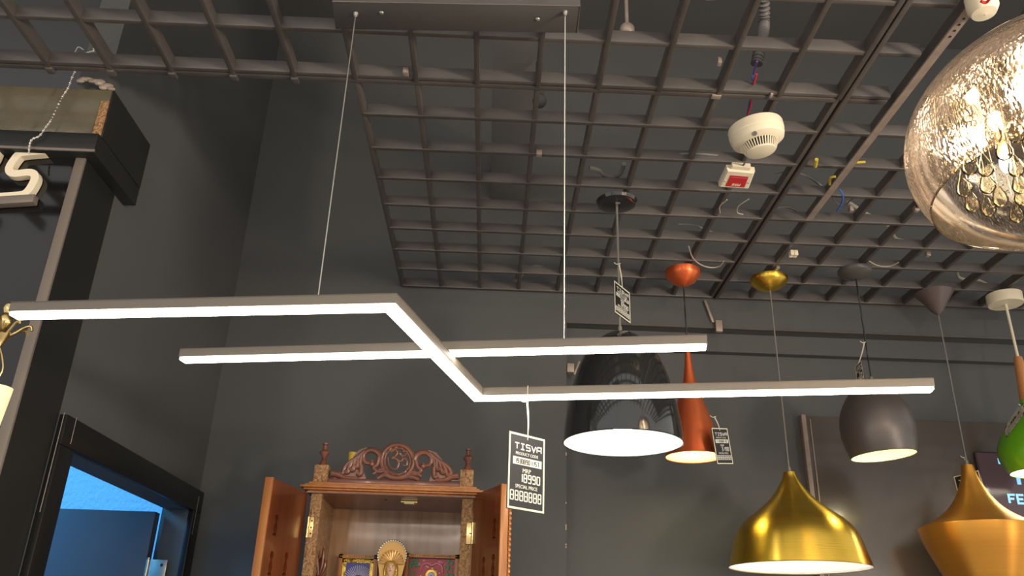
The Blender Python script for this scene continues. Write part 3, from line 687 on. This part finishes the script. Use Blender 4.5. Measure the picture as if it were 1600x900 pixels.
# ================================================================== SMOKE DETECTOR
dc = atz(1181, 205, 2.66); X, Y = dc.x, dc.y
det = thing('smoke_detector', 'round cream smoke detector hanging below the grid', 'smoke detector', (X, Y, 2.61))
tl_ = Matrix.Translation((X, Y, 2.66))@Matrix.Rotation(math.radians(-9), 4, 'Y')@Matrix.Rotation(math.radians(4), 4, 'X')@Matrix.Translation((-X, -Y, -2.66))
S_ = .0585/.05
R_ = lambda L_: [(r*S_, 2.66+z*1.0) for r, z in L_]
b = MB(); b.lathe(R_([(.001, .012), (.049, .012), (.0505, .008), (.0505, -.008), (.049, -.010)]), X, Y, 56, axis=tl_); b.build('base', M['cream'], det)
b = MB(); b.lathe(R_([(.049, -.010), (.0495, -.016), (.047, -.025), (.040, -.031), (.0335, -.033)]), X, Y, 56, axis=tl_); b.build('collar', M['cream'], det)
b = MB(); b.lathe(R_([(.0305, -.033), (.0265, -.046), (.026, -.046), (.001, -.046)]), X, Y, 40, axis=tl_); b.build('chamber', M['dark'], det)
b = MB(); b.lathe(R_([(.0275, -.048), (.0265, -.052), (.020, -.055), (.001, -.056)]), X, Y, 56, axis=tl_); b.lathe(R_([(.0275, -.048), (.0255, -.047), (.001, -.047)]), X, Y, 56, axis=tl_); b.build('cap', M['cream'], det)
b = MB()
for k in range(40):
    a = 2*PI*k/40; u = Vector((math.cos(a), math.sin(a), 0)); c0 = Vector((X, Y, 2.66))
    b.bar(tl_@(c0+u*.034*S_+Vector((0, 0, -.0325))), tl_@(c0+u*.0272*S_+Vector((0, 0, -.049))), .0022, .003, u)
b.build('vent_ribs', M['cream'], det)
a = math.radians(-118); c0 = tl_@Vector((X+.0425*S_*math.cos(a), Y+.0425*S_*math.sin(a), 2.66-.0285))
nrm_ = (c0-Vector((X, Y, 2.69))).normalized()
b = MB(); b.tube([c0, c0+nrm_*.0015], .0052, 18); lo_ = b.build('status_light', M['greycable'], det)
# fire indicator
fT = aty(1133, 268, Y-.03)
A0 = aty(1127, 268, 1.42); 
fz = 2.645
q = [atz(1136, 266, fz), atz(1180, 270, fz), atz(1170, 296, fz-.004), atz(1123, 293, fz-.004)]
fi = thing('fire_indicator', 'small white response box with a red FIRE label below the smoke detector', 'fire indicator', (q[0]+q[2])/2)
xd = (q[1]-q[0]).normalized(); yd = (q[3]-q[0]); n_ = xd.cross(yd).normalized()
if n_.z > 0: n_ = -n_
ins = lambda P, k: [c_*(1-k)+sum(P, Vector())/4*k for c_ in P]
b = MB(); qq = ins(q, .0); b.prism([p-n_*.016 for p in qq], n_*.012); q3 = ins(q, .10)
b.add([p-n_*.004 for p in qq]+list(q3), [(0, 1, 2, 3), (4, 5, 6, 7), (0, 1, 5, 4), (1, 2, 6, 5), (2, 3, 7, 6), (3, 0, 4, 7)]); b.build('box', M['cream'], fi, smooth=False)
e0, e1 = q[0], q[1]
b = MB(); mid_ = (e0*.85+e1*.15), (e0*.2+e1*.8)
b.prism([mid_[0]-n_*.016, mid_[1]-n_*.016, mid_[1]-n_*.004, mid_[0]-n_*.004], -(q[3]-q[0]).normalized()*.012); b.build('mount', M['cream'], fi)
uu = lambda s, t_: (q3[0]*(1-s)*(1-t_)+q3[1]*s*(1-t_)+q3[2]*s*t_+q3[3]*(1-s)*t_)
b = MB(); b.prism([uu(.16, .22)+n_*.0004, uu(.86, .22)+n_*.0004, uu(.86, .92)+n_*.0004, uu(.16, .92)+n_*.0004], n_*.0006); lbl = b.build('label_plate', M['red'], fi, smooth=False)
c0 = uu(.52, .78)+n_*.0012
Af = frameM(c0, uu(0, .5)-uu(1, .5), (q[3]-q[0]))
Af = Matrix.Identity(4)
xx = (uu(0, .5)-uu(1, .5)).normalized(); yy = (q[3]-q[0]); yy = (yy-xx*yy.dot(xx)).normalized(); zz = xx.cross(yy)
for i in range(3): Af[i][0] = xx[i]; Af[i][1] = yy[i]; Af[i][2] = zz[i]; Af[i][3] = c0[i]
text_mb('FIRE', .0115, Af, .0002, bold=.0003).build('lettering', M['cream'], lbl, smooth=False)
b = MB(); b.bar(uu(.2, .32)+n_*.0012, uu(.82, .32)+n_*.0012, .0006, .0006); b.build('label_line', M['pinkp'], lbl)
for s in (.06, .95):
    MB().sphere(uu(s, .6)+n_*.0005, .0022).build('screw', M['steel'], fi)
b = MB(); b.tube([(q[0]+q[1])/2-n_*.012+Vector((.004, .0, 0)), tl_@Vector((X-.01, Y-.02, 2.63))], .0025, 8); b.build('link_cable', M['greycable'], fi)

# ================================================================== CRYSTAL GLASS PENDANT
v = ray(1702, 290); v = v/v.dot(FWD)
g = EYE + v*1.16; X, Y, Z0 = g.x, g.y, g.z
gp = thing('glass_bowl_pendant', 'large seeded smoky glass bowl pendant with glowing crystals, top right', 'pendant lamp', (X, Y, Z0))
RB, HB, CB = .224, .174, .0783
V = []
for k in range(49):
    z = -CB+(CB+HB*.985)*k/48; V.append((RB*math.sqrt(max(0, 1-(z/HB)**2)), Z0+CB+z))
b = MB(); b.lathe(V, X, Y, 112); bowl = b.build('glass_bowl', M['smoke'], gp, ang=60)
n = 112; b = MB(); b.tube([Vector((X+.2*math.cos(2*PI*k/n), Y+.2*math.sin(2*PI*k/n), Z0)) for k in range(n)], .0016, 8, True); b.build('bowl_rim', M['clear'], bowl)
b = MB(); b.lathe([(.001, Z0+.142), (.150, Z0+.142), (.150, Z0+.150), (.001, Z0+.150)], X, Y, 64); plate = b.build('lamp_plate', mat('mirror_chrome', (.85, .78, .65), .12, 1), gp)
zt_ = Z0+CB+HB*.985
b = MB(); b.tube([(X, Y, Z0+.150), (X, Y, GZ+.001)], .004, 10); b.build('stem', M['wire'], gp)
b = MB(); b.lathe([(.03, zt_-.002), (.045, zt_), (.045, zt_+.010), (.004, zt_+.022)], X, Y, 32); b.build('top_cap', M['wire'], gp)
for k in range(7):
    a = 2*PI*k/7+2.75; bx, by = X+.115*math.cos(a), Y+.115*math.sin(a)
    so = MB().tube([(bx, by, Z0+.142), (bx, by, Z0+.122)], .008, 12).build('lamp_holder', M['cream'], plate)
    MB().sphere((bx, by, Z0+.104), .0085, sz=1.9, seg=12).build('bulb', M['bulb'], gp)
l = bpy.data.lights.new('bulb_light', 'POINT'); l.energy = 3.0; l.color = (1, .80, .52); l.shadow_soft_size = .05
lo = bpy.data.objects.new('bulb_light', l); C.objects.link(lo); lo.location = (X, Y, Z0+.085)
prs = [(.0005, .030), (.003, .022), (.008, .012), (.0115, 0), (.0105, -.006), (.007, -.0102), (.0005, -.0122)]
for ring, rr in ((1, 0), (6, .042), (11, .082), (16, .120), (19, .150)):
    for j_ in range(ring):
        a = 2*PI*j_/ring+rr*20+random.uniform(-.08, .08); cx_, cy_ = X+rr*math.cos(a), Y+rr*math.sin(a); zz_ = Z0+.040+random.uniform(-.010, .012)
        dr = MB().lathe([(q_, zz_+w_) for q_, w_ in prs], cx_, cy_, 16).build('crystal_drop', M['crystal'], gp)
        MB().tube([(cx_, cy_, zz_+.027), (cx_, cy_, Z0+.142)], .0005, 5).build('drop_wire', M['wire'], dr)

# ================================================================== WOODEN SHRINE CABINET
YF = 2.20; YBK = 2.46
def F(px, py, y=YF): return aty(px, py, y)
cab = thing('shrine_cabinet', 'carved reddish wooden shrine cabinet with open doors and a crest on top', 'shrine cabinet', (F(610, 850).x, 2.33, 1.15))
xl, xr = F(486, 775).x, F(739, 785).x; sw = F(503, 775).x-xl
zc0 = F(610, 773).z   # underside of the cornice
zb0 = 1.15
b = MB(); b.box((xl, YF, zb0), (xl+sw, YF+.022, zc0)); b.box((xl+.003, YF+.022, zb0), (xl+.017, YBK, zc0)); b.build('side_post', M['woodpost'], cab, bevel=.0015)
b = MB(); b.box((xr-sw, YF, zb0), (xr, YF+.022, zc0)); b.box((xr-.017, YF+.022, zb0), (xr-.003, YBK, zc0)); b.build('side_post', M['woodpost'], cab, bevel=.0015)
b = MB(); b.box((xl, YBK-.012, zb0), (xr, YBK, zc0)); b.build('back_panel', M['woodback'], cab)
b = MB(); b.box((xl, YF, zb0-.0), (xr, YBK, zb0+.02)); b.build('base_board', M['wood'], cab)
# cornice (stepped moulding)
b = MB(); OV = .026
for k, (o_, z0_, z1_) in enumerate(((.008, 0, .004), (.018, .004, .009), (.026, .009, .015), (.016, .015, .020), (.008, .020, .026))):
    b.box((xl-o_, YF-o_, zc0+z0_), (xr+o_, YBK+.0, zc0+z1_))
ub = MB(); ub.box((xl-.010, YF-.012, zc0-.003), (xr+.010, YBK, zc0)); ub.build('top_board', M['wood'], cab)
cor = b.build('cornice', M['woodedge'], cab, bevel=.0012)
zt1 = zc0+.026
b = MB(); b.box((xl+.03, YF+.008, zt1), (xr-.025, YF+.024, zt1+.013)); b.build('crest_rail', M['wood'], cab, bevel=.001)
YCR = YF+.015
def Q(px, py): return aty(px, py, YCR)
# corner blocks and finials
for x0, x1, pt, pb, pf in ((490, 512, 727, 752, 692), (718, 739, 735, 763, 701)):
    a0, a1 = Q(x0, pb).x, Q(x1, pb).x; zk = Q((x0+x1)/2, pt).z; b = MB(); b.box((a0, YCR-.012, zt1-.001), (a1, YCR+.022, zk)); blk = b.build('corner_block', M['woodpost'], cab, bevel=.002)
    cx_ = (a0+a1)/2+.001; zf = Q((x0+x1)/2+3, pf).z; h_ = zf-zk
    pr = [(.014, 0), (.013, .04), (.0125, .10), (.008, .20), (.006, .26), (.0085, .30), (.006, .33), (.008, .40), (.0145, .50), (.016, .58), (.013, .64), (.0075, .70), (.0065, .80), (.006, .90), (.009, .93), (.009, .99), (.001, 1.0)]
    MB().lathe([(r*.85, zk+h_*t_) for r, t_ in pr], cx_, YCR+.004, 24).build('finial', M['woodcarve'], blk)
# crest
def tubeQ(mb, pts, r0, r1=None, n=6, dy=0):
    P = smoothpath([Q(*p)+Vector((0, dy, 0)) for p in pts], n); r1 = r0 if r1 is None else r1
    N_ = len(P); mb.tube(P, [r0+(r1-r0)*i/(N_-1) for i in range(N_)], 10)
b = MB(); rc = 25.5
for rad, th in ((25, .0062), (20, .0030)):
    b.tube([Q(621+rad*math.cos(2*PI*k/40), 720.5+rad*1.02*math.sin(2*PI*k/40)) for k in range(40)], th, 10, True)
for k in range(14):
    a = 2*PI*k/14; b.tube(smoothpath([Q(621+r_*math.cos(a+o_), 720.5+r_*math.sin(a+o_)) for r_, o_ in ((20, 0), (24, .25), (27.5, .55))], 4), .0036, 8)
b.build('crest_ring', M['woodcarve'], cab)
b = MB()
tubeQ(b, [(611, 706), (617, 703), (621, 708), (616, 714), (612, 716), (619, 717), (623, 724), (619, 733), (611, 731), (607, 724), (606, 715)], .0046, .0024)
tubeQ(b, [(620, 718), (626, 721), (631, 716), (636, 720), (635, 727), (629, 727)], .0038, .002)
tubeQ(b, [(625, 709), (630, 713), (636, 708)], .0034, .0016); b.sphere(Q(631, 705), .0042)
b.build('om_symbol', M['woodcarve'], cab)
def scroll(cx_, cy_, s):
    b = MB()
    sp = [(cx_+s*(-r_)*math.cos(a), cy_-r_*math.sin(a)) for r_, a in [(4+13*t_/18., -2.6+ (t_/18.)*5.6) for t_ in range(19)]]
    tubeQ(b, sp, .0040, .0085, 2)
    tubeQ(b, [(cx_+s*x_, cy_+y_) for x_, y_ in ((15, -6), (12, 8), (6, 14), (14, 20), (22, 19))], .0075, .005)
    b.sphere(Q(cx_+s*3, cy_+8), .008)
    for k, (ex, ey, r_) in enumerate(((-20, 12, .0075), (-27, 17, .0072), (-35, 21, .0062), (-43, 23, .0052), (-15, 24, .007))):
        tubeQ(b, [(cx_+s*(-8-k*1.2), cy_-12+k*2), (cx_+s*(ex*.55-7), cy_-2+k*2.2), (cx_+s*(ex*.9), cy_+ey*.55), (cx_+s*ex, cy_+ey), (cx_+s*(ex-5), cy_+ey-2)], .0062, r_)
    tubeQ(b, [(cx_+s*5, cy_+24), (cx_+s*18, cy_+17), (cx_+s*27, cy_+22), (cx_+s*20, cy_+26)], .005, .0065)
    wing = [(-58, 30), (-46, 23), (-34, 13), (-26, -4), (-18, -14), (-4, -19), (-12, -8), (-15, 6), (-10, 20), (-6, 31)]
    b.prism([Q(cx_+s*x_, cy_+y_)+Vector((0, .003, 0)) for x_, y_ in wing], (0, .006, 0))
    return b.build('crest_scroll', M['woodcarve'], cab)
scroll(578, 717, 1); scroll(664, 721, -1)
b = MB(); tubeQ(b, [(590, 748), (600, 743), (612, 747), (624, 748), (640, 745), (655, 750)], .006, .006); tubeQ(b, [(518, 740), (528, 742), (540, 747), (560, 748)], .009, .005); tubeQ(b, [(716, 744), (706, 745), (696, 750), (680, 751)], .009, .005); b.build('crest_foot', M['woodcarve'], cab)
# catch and screw on the underside
b = MB(); p_ = atz(640, 781, zc0); b.box((p_.x-.022, p_.y-.010, zc0-.009), (p_.x+.022, p_.y+.010, zc0-.0025)); ct = b.build('magnetic_catch', M['brass'], cab, bevel=.001)
MB().box((p_.x-.013, p_.y-.012, zc0-.012), (p_.x+.013, p_.y+.004, zc0-.008)).build('catch_magnet', M['cream'], ct, bevel=.001)
p_ = atz(603, 779, zc0); MB().lathe([(.003, zc0-.004), (.0042, zc0-.004), (.0042, zc0-.003), (.003, zc0-.003)], p_.x, p_.y, 16, closed=True).build('screw_hole', M['dark'], cab)
# doors
def curve_plate(outer, holes, A, th):
    cu = bpy.data.curves.new('c', 'CURVE'); cu.dimensions = '2D'; cu.fill_mode = 'BOTH'; cu.extrude = th/2
    for pl in [outer]+holes:
        sp = cu.splines.new('POLY'); sp.points.add(len(pl)-1); sp.use_cyclic_u = True
        for i, (x, y) in enumerate(pl): sp.points[i].co = (x, y, 0, 1)
    o = bpy.data.objects.new('c', cu); C.objects.link(o); dg = bpy.context.evaluated_depsgraph_get(); dg.update(); me = bpy.data.meshes.new_from_object(o.evaluated_get(dg))
    mb = MB(); mb.add([A@v_.co for v_ in me.vertices], [tuple(p.vertices) for p in me.polygons]); bpy.data.objects.remove(o); bpy.data.curves.remove(cu); bpy.data.meshes.remove(me); return mb
BAL = [(0, 1.0), (.35, .95), (.5, .82), (.32, .70), (.2, .62), (.34, .52), (.5, .36), (.42, .2), (.25, .14), (.5, .08), (.5, 0)]
def baluster(cx_, cy_, w_, h_): 
    R1 = [(cx_+a*w_, cy_-h_/2+c*h_) for a, c in BAL]; L1 = [(cx_-a*w_, cy_-h_/2+c*h_) for a, c in BAL[::-1]]; return R1+L1[:-1]
def door(hx, hy, ox, oy, side, holes_px):
    H0 = aty(hx, hy, YF-.002); O0 = atz(ox, oy, H0.z); W = (O0-H0).length; xd = (O0-H0).normalized(); Hh = H0.z-zb0-.005; th = .015
    A = Matrix.Identity(4); n_ = xd.cross(Vector((0, 0, 1)))
    for i in range(3): A[i][0] = xd[i]; A[i][1] = (0, 0, 1)[i]; A[i][2] = n_[i]; A[i][3] = H0[i]
    # which side is outside (away from the cabinet axis)
    outs = 1 if n_.x*side > 0 else -1
    holes = []
    n0 = n_
    for px, py, w_, h_ in holes_px:
        v_ = ray(px, py); t_ = (H0-EYE).dot(n0)/v_.dot(n0); loc = A.inverted()@(EYE+v_*t_); holes.append(baluster(loc.x, loc.y, w_, h_))
    outer = [(0, -Hh), (W, -Hh), (W, 0), (0, 0)]
    Ao = A@Matrix.Translation((0, 0, outs*th/2))
    mb = curve_plate(outer, holes, Ao, th); d_ = mb.build('door', M['wood'], cab, smooth=False)
    b = MB(); b.box((W, -Hh, -outs*.001), (W+.006, .0015, outs*(th+.004)), A); b.build('door_edge', M['woodedge'], d_, bevel=.0008)
    # carved overlay outside with scalloped edge
    pts = []; k = int(Hh/.012)
    for i in range(k+1):
        yy_ = -Hh+i*Hh/k; pts.append((W+.001, yy_)); 
        if i < k: pts += [(W+.005, yy_+Hh/k*.3), (W+.005, yy_+Hh/k*.7)]
    pts += [(W-.03, 0), (W-.03, -Hh)]
    if side < 0: pts = [(x_-.018, y_) for x_, y_ in pts]
    mb = curve_plate(pts, [], A@Matrix.Translation((0, 0, outs*(th+.010))), .006); mb.build('carved_border', M['woodedge'], d_, smooth=False)
    b = MB(); b.box((0, -Hh, outs*(th+.0)), (W-.03, 0, outs*(th+.004)), A); bb = b.build('door_backing', M['woodpost'], d_)
    return d_, A, W
dL, AL, WL = door(481, 771, 428, 747, -1, [(431, 820, .020, .050), (423, 880, .020, .055), (446, 881, .020, .055)])
dR, AR, WR = door(741, 773, 783, 757, 1, [(772, 826, .020, .050), (755, 888, .020, .055), (770, 884, .020, .055)])
# hinges
for (x0, x1, y0, y1, dd) in ((479, 491, 808, 840, dL), (728, 739, 817, 850, dR)):
    a, c = F(x0, y1, YF-.003), F(x1, y0, YF-.003)
    z0_, z1_ = a.z, c.z
    b = MB(); b.box((a.x, YF-.0035, z0_), (c.x, YF-.0005, z1_)); hg = b.build('hinge', M['brass'], dd, bevel=.0004)
    xx_ = a.x if dd is dL else c.x
    MB().tube([(xx_, YF-.006, z0_), (xx_, YF-.006, z1_)], .0032, 12).build('hinge_pin', M['brass'], hg)
    for t_ in ((.2, .5, .82) if dd is dL else (.5,)):
        zz_ = z0_+(z1_-z0_)*t_; MB().tube([((a.x+c.x)/2+.002, YF-.0042, zz_), ((a.x+c.x)/2+.002, YF-.0034, zz_)], .0022, 10).build('screw', M['dark'], hg)
# counter below the frame that carries the cabinet
b = MB(); b.box((xl-.15, YF-.12, 0), (xr+.15, YB-.01, zb0-.001)); solo(b, 'display_counter', M['gloss2'], 'black display counter under the shrine cabinet', 'counter', bevel=.004)

# ---- things inside the shrine
YI = YBK-.035
def framed(px0, px1, py0, py1, label, art):
    a, c = aty(px0, py0, YI), aty(px1, py1, YI); x0, x1 = a.x, c.x; z1_ = (a.z+c.z)/2 if abs(py0-py1) < 20 else a.z; z0_ = z1_-(x1-x0)*1.15
    t = thing('framed_picture', label, 'framed picture', ((x0+x1)/2, YI, z0_))
    e = .011; b = MB()
    for i_, (o_, dd) in enumerate(((0, .010), (.004, .014))):
        b.box((x0+o_, YI-dd, z1_-e+(0)), (x1-o_, YI, z1_-o_)); b.box((x0+o_, YI-dd, z0_+o_), (x1-o_, YI, z0_+e)); b.box((x0+o_, YI-dd, z0_+o_), (x0+e, YI, z1_-o_)); b.box((x1-e, YI-dd, z0_+o_), (x1-o_, YI, z1_-o_))
    fr = b.build('frame', M['woodedge'], t, smooth=False)
    b = MB(); n_ = int((x1-x0)/.005)
    for k in range(n_): b.sphere((x0+e*.5+k*.005, YI-.0145, z1_-e*.55), .0021, seg=7, rings=5)
    b.build('beading', M['ygold'], fr)
    art(t, x0+e, x1-e, z0_+e, z1_-e); return t
def art1(t, x0, x1, z0, z1):
    yy_ = YI-.002; b = MB(); b.box((x0, yy_, z0), (x1, YI, z1)); b.build('picture_ground', M['bluep'], t)
    b = MB(); e = .010
    b.box((x0, yy_-.002, z1-e), (x1, yy_, z1)); b.box((x0, yy_-.002, z0), (x0+e, yy_, z1)); b.box((x1-e, yy_-.002, z0), (x1, yy_, z1))
    for k in range(22): b.sphere((x0+.004+k*(x1-x0-.008)/21, yy_-.003, z1-e*.5+.002*math.sin(k*2.1)), .0034, sy=.5, seg=7, rings=5)
    b.build('gilt_border', M['ygold'], t)
    cx_, cz_ = (x0+x1)/2+.004, z1-.060; b = MB(); b2 = MB()
    for k in range(25):
        a = PI*k/24; p = Vector((cx_, yy_-.001, cz_)); u = Vector((math.cos(a), 0, math.sin(a))); b.bar(p+u*.018, p+u*.043, .0016, .0014, (0, 1, 0))
    b.build('rays', M['lav'], t)
    b2.sphere((cx_, yy_-.002, cz_), .017, sy=.3); b2.sphere((cx_, yy_-.003, cz_-.03), .022, sy=.3, sz=1.2); b2.build('figure', M['ygold'], t)
    b = MB(); b.sphere((cx_-.045, yy_-.001, cz_+.004), .010, sy=.25); b.sphere((cx_-.040, yy_-.001, cz_-.012), .012, sy=.25); b.build('cloud', M['lav'], t)
def art2(t, x0, x1, z0, z1):
    yy_ = YI-.002; b = MB(); b.box((x0, yy_, z0), (x1, YI, z1)); b.build('picture_ground', M['crimson'], t)
    rnd = random.Random(3); bl = {'pinkp': MB(), 'greenp': MB(), 'lav': MB(), 'pearl': MB()}
    for k in range(150):
        x = rnd.uniform(x0+.003, x1-.003); z = rnd.uniform(z1-.085, z1-.003); s = abs(x-(x0+x1)/2)/((x1-x0)/2)
        key = ('greenp' if s > .6 else 'pinkp' if z > z1-.022 and s > .25 else None)
        if not key:
            if rnd.random() < .25: key = 'pearl'
            else: continue
        r_ = {'pearl': .0016}.get(key, .0045); bl[key].sphere((x, yy_, z), r_*rnd.uniform(.7, 1.2), sy=.3, sx=rnd.uniform(.6, 1.3), seg=7, rings=5)
    cx_, cz_ = (x0+x1)/2, z1-.038; bl['pinkp'].tube(smoothpath([(cx_+a, yy_-.001, cz_+c) for a, c in ((-.03, .0), (-.027, .018), (-.012, .024), (0, .019), (.012, .024), (.027, .018), (.03, 0))], 5), .0035, 6)
    for kk, nm in (('pinkp', 'blossoms'), ('greenp', 'leaves'), ('pearl', 'dots')): bl[kk].build(nm, M[kk], t)
    b = MB(); b.lathe([(.0005, 0), (.016, 0), (.016, .002), (.0005, .002)], 0, 0, 24); b.v = [Vector((cx_+p.x, yy_-.001-p.z, cz_+p.y-.008)) for p in b.v]; b.build('halo', M['ygold'], t)
    b = MB(); b.sphere((cx_, yy_-.003, cz_-.010), .010, sy=.3, sz=1.2); b.tube([(cx_, yy_-.003, cz_-.02), (cx_, yy_-.003, cz_-.06)], .014, 12); b.build('figure', M['lav'], t)
    b = MB(); b.sphere((cx_, yy_-.006, cz_-.012), .0045, sy=.3); b.build('figure_face', M['bluep'], t)
framed(531, 592, 866, 868, 'gilt framed picture with a sunburst behind the figurine, left in the shrine', art1)
framed(634, 718, 864, 868, 'framed red picture with flowers behind the figurine, right in the shrine', art2)
# figurine
YG = 2.33
def Gp(px, py): return aty(px, py, YG)
fc = Gp(611, 888); fg = thing('figurine', 'painted goddess figurine with a golden fan headdress inside the shrine', 'figurine', (fc.x, YG, zb0+.02))
sc2 = proj(fc)[2]/FPX
b = MB()
hd = Gp(612, 866); Rf = 23*sc2
# body: head, neck, torso, standing base as one skinned outline
b.lathe([(.0005, fc.z+.020), (.008, fc.z+.018), (.0125, fc.z+.008), (.0130, fc.z-.002), (.0105, fc.z-.012), (.006, fc.z-.020), (.0052, fc.z-.028), (.012, fc.z-.036), (.030, fc.z-.045), (.034, fc.z-.07), (.026, fc.z-.12), (.040, fc.z-.2), (.055, zb0+.03), (.055, zb0+.0205)], fc.x, YG, 28)
body = b.build('body', M['skin'], fg)
f_y = YG-.0125
b = MB(); b.sphere((fc.x, f_y-.001, fc.z-.001), .0024, sx=.7, sz=1.6, seg=10); b.build('nose', M['skin'], body)
b = MB()
for s in (-1, 1): b.sphere((fc.x+s*.0048, f_y+.0012, fc.z+.0025), .0019, sz=.55, sx=1.2, seg=10)
b.build('eyes', M['dark'], body)
b = MB()
for s in (-1, 1): b.tube(smoothpath([(fc.x+s*.0022, f_y+.0005, fc.z+.0058), (fc.x+s*.005, f_y+.0004, fc.z+.0072), (fc.x+s*.0082, f_y+.0025, fc.z+.0058)], 4), .0006, 6)
b.build('eyebrows', M['dark'], body)
b = MB(); b.sphere((fc.x, f_y+.0014, fc.z-.0072), .0024, sz=.5, sx=1.3, seg=10); b.build('mouth', M['crimson'], body)
b = MB(); b.sphere((fc.x, f_y+.0006, fc.z+.0095), .0013, seg=8); b.build('forehead_mark', M['crimson'], body)
b = MB()
for s in (-1, 1): b.tube(smoothpath([(fc.x, f_y+.002, fc.z+.016), (fc.x+s*.010, f_y+.003, fc.z+.012), (fc.x+s*.0150, f_y+.008, fc.z), (fc.x+s*.0155, f_y+.010, fc.z-.018)], 5), .0038, 8)
b.build('hair', M['ygold'], body)
# fan headdress
b = MB(); nn = 26; cz_ = hd.z-.004
pts = [Vector((fc.x+Rf*math.cos(PI*k/nn*1.25-PI*.125), YG+.002, cz_+Rf*1.04*math.sin(PI*k/nn*1.25-PI*.125))) for k in range(nn+1)]
b.prism(pts+[Vector((fc.x-Rf*.7, YG+.002, fc.z-.03)), Vector((fc.x+Rf*.7, YG+.002, fc.z-.03))], (0, .008, 0)); fan = b.build('headdress', mat('tan_gold', (.55, .32, .09), .4, .3), fg, smooth=False)
b = MB()
for k in range(13):
    a = PI*k/12; u = Vector((math.cos(a), 0, math.sin(a))); c0 = Vector((fc.x, YG, fc.z+.014)); e_ = Rf*.78
    b.tube([c0+u*.006, c0+u*(e_*.75), c0+u*(e_*1.08)], [.0016, .0048, .0030], 8)
b.build('pleats', mat('pleat_gold', (.72, .42, .14), .3, .3), fan)
b = MB()
for k in range(23):
    a = PI*k/22*1.2-PI*.1; b.sphere((fc.x+Rf*.96*math.cos(a), YG-.001, cz_+Rf*1.0*math.sin(a)), .0026, seg=8, rings=6)
b.build('pearls', M['pearl'], fan)
b = MB(); b.tube([p+Vector((0, 0, 0)) for p in pts], .0016, 6); b.build('headdress_rim', M['dark'], fan)
# bronze leaf lamp stand
lf = aty(499, 895, 2.30)
lt = thing('leaf_ornament', 'dark red pointed leaf ornament at the left inside the shrine', 'ornament', (lf.x, 2.30, zb0+.02))
b = MB(); b.lathe([(.020, zb0+.0205), (.020, zb0+.03), (.006, zb0+.05), (.005, lf.z-.02), (.010, lf.z-.01), (.0005, lf.z-.005)], lf.x, 2.30, 20); b.build('stem', M['wood'], lt)
for k, (dx_, dz_) in enumerate(((-5, -55), (-12, -36), (7, -40), (2, -24), (10, -20))):
    tip = aty(499+dx_, 895+dz_, 2.30+(k % 2)*.006); base = Vector((lf.x, 2.30, lf.z-.012)); mid = base*.5+tip*.5+Vector((dx_*.0004, 0, 0))
    MB().tube(smoothpath([base, mid, tip], 5), [.002+.0035*math.sin(PI*i/10) if i < 10 else .0004 for i in range(11)], 8).build('leaf', M['wood'], lt)
# yellow pot behind crest
yp = aty(547, 722, 2.40)
b = MB(); zt2 = aty(547, 707, 2.40).z; b.lathe([(.0005, zt1+.0005), (.009, zt1+.0005), (.0125, zt2-.003), (.012, zt2), (.0105, zt2), (.009, zt2-.02), (.0005, zt2-.02)], yp.x+.006, 2.40, 28)
solo(b, 'yellow_cup', M['yellowpot'], 'small yellow cup on top of the shrine behind the carved crest', 'cup')
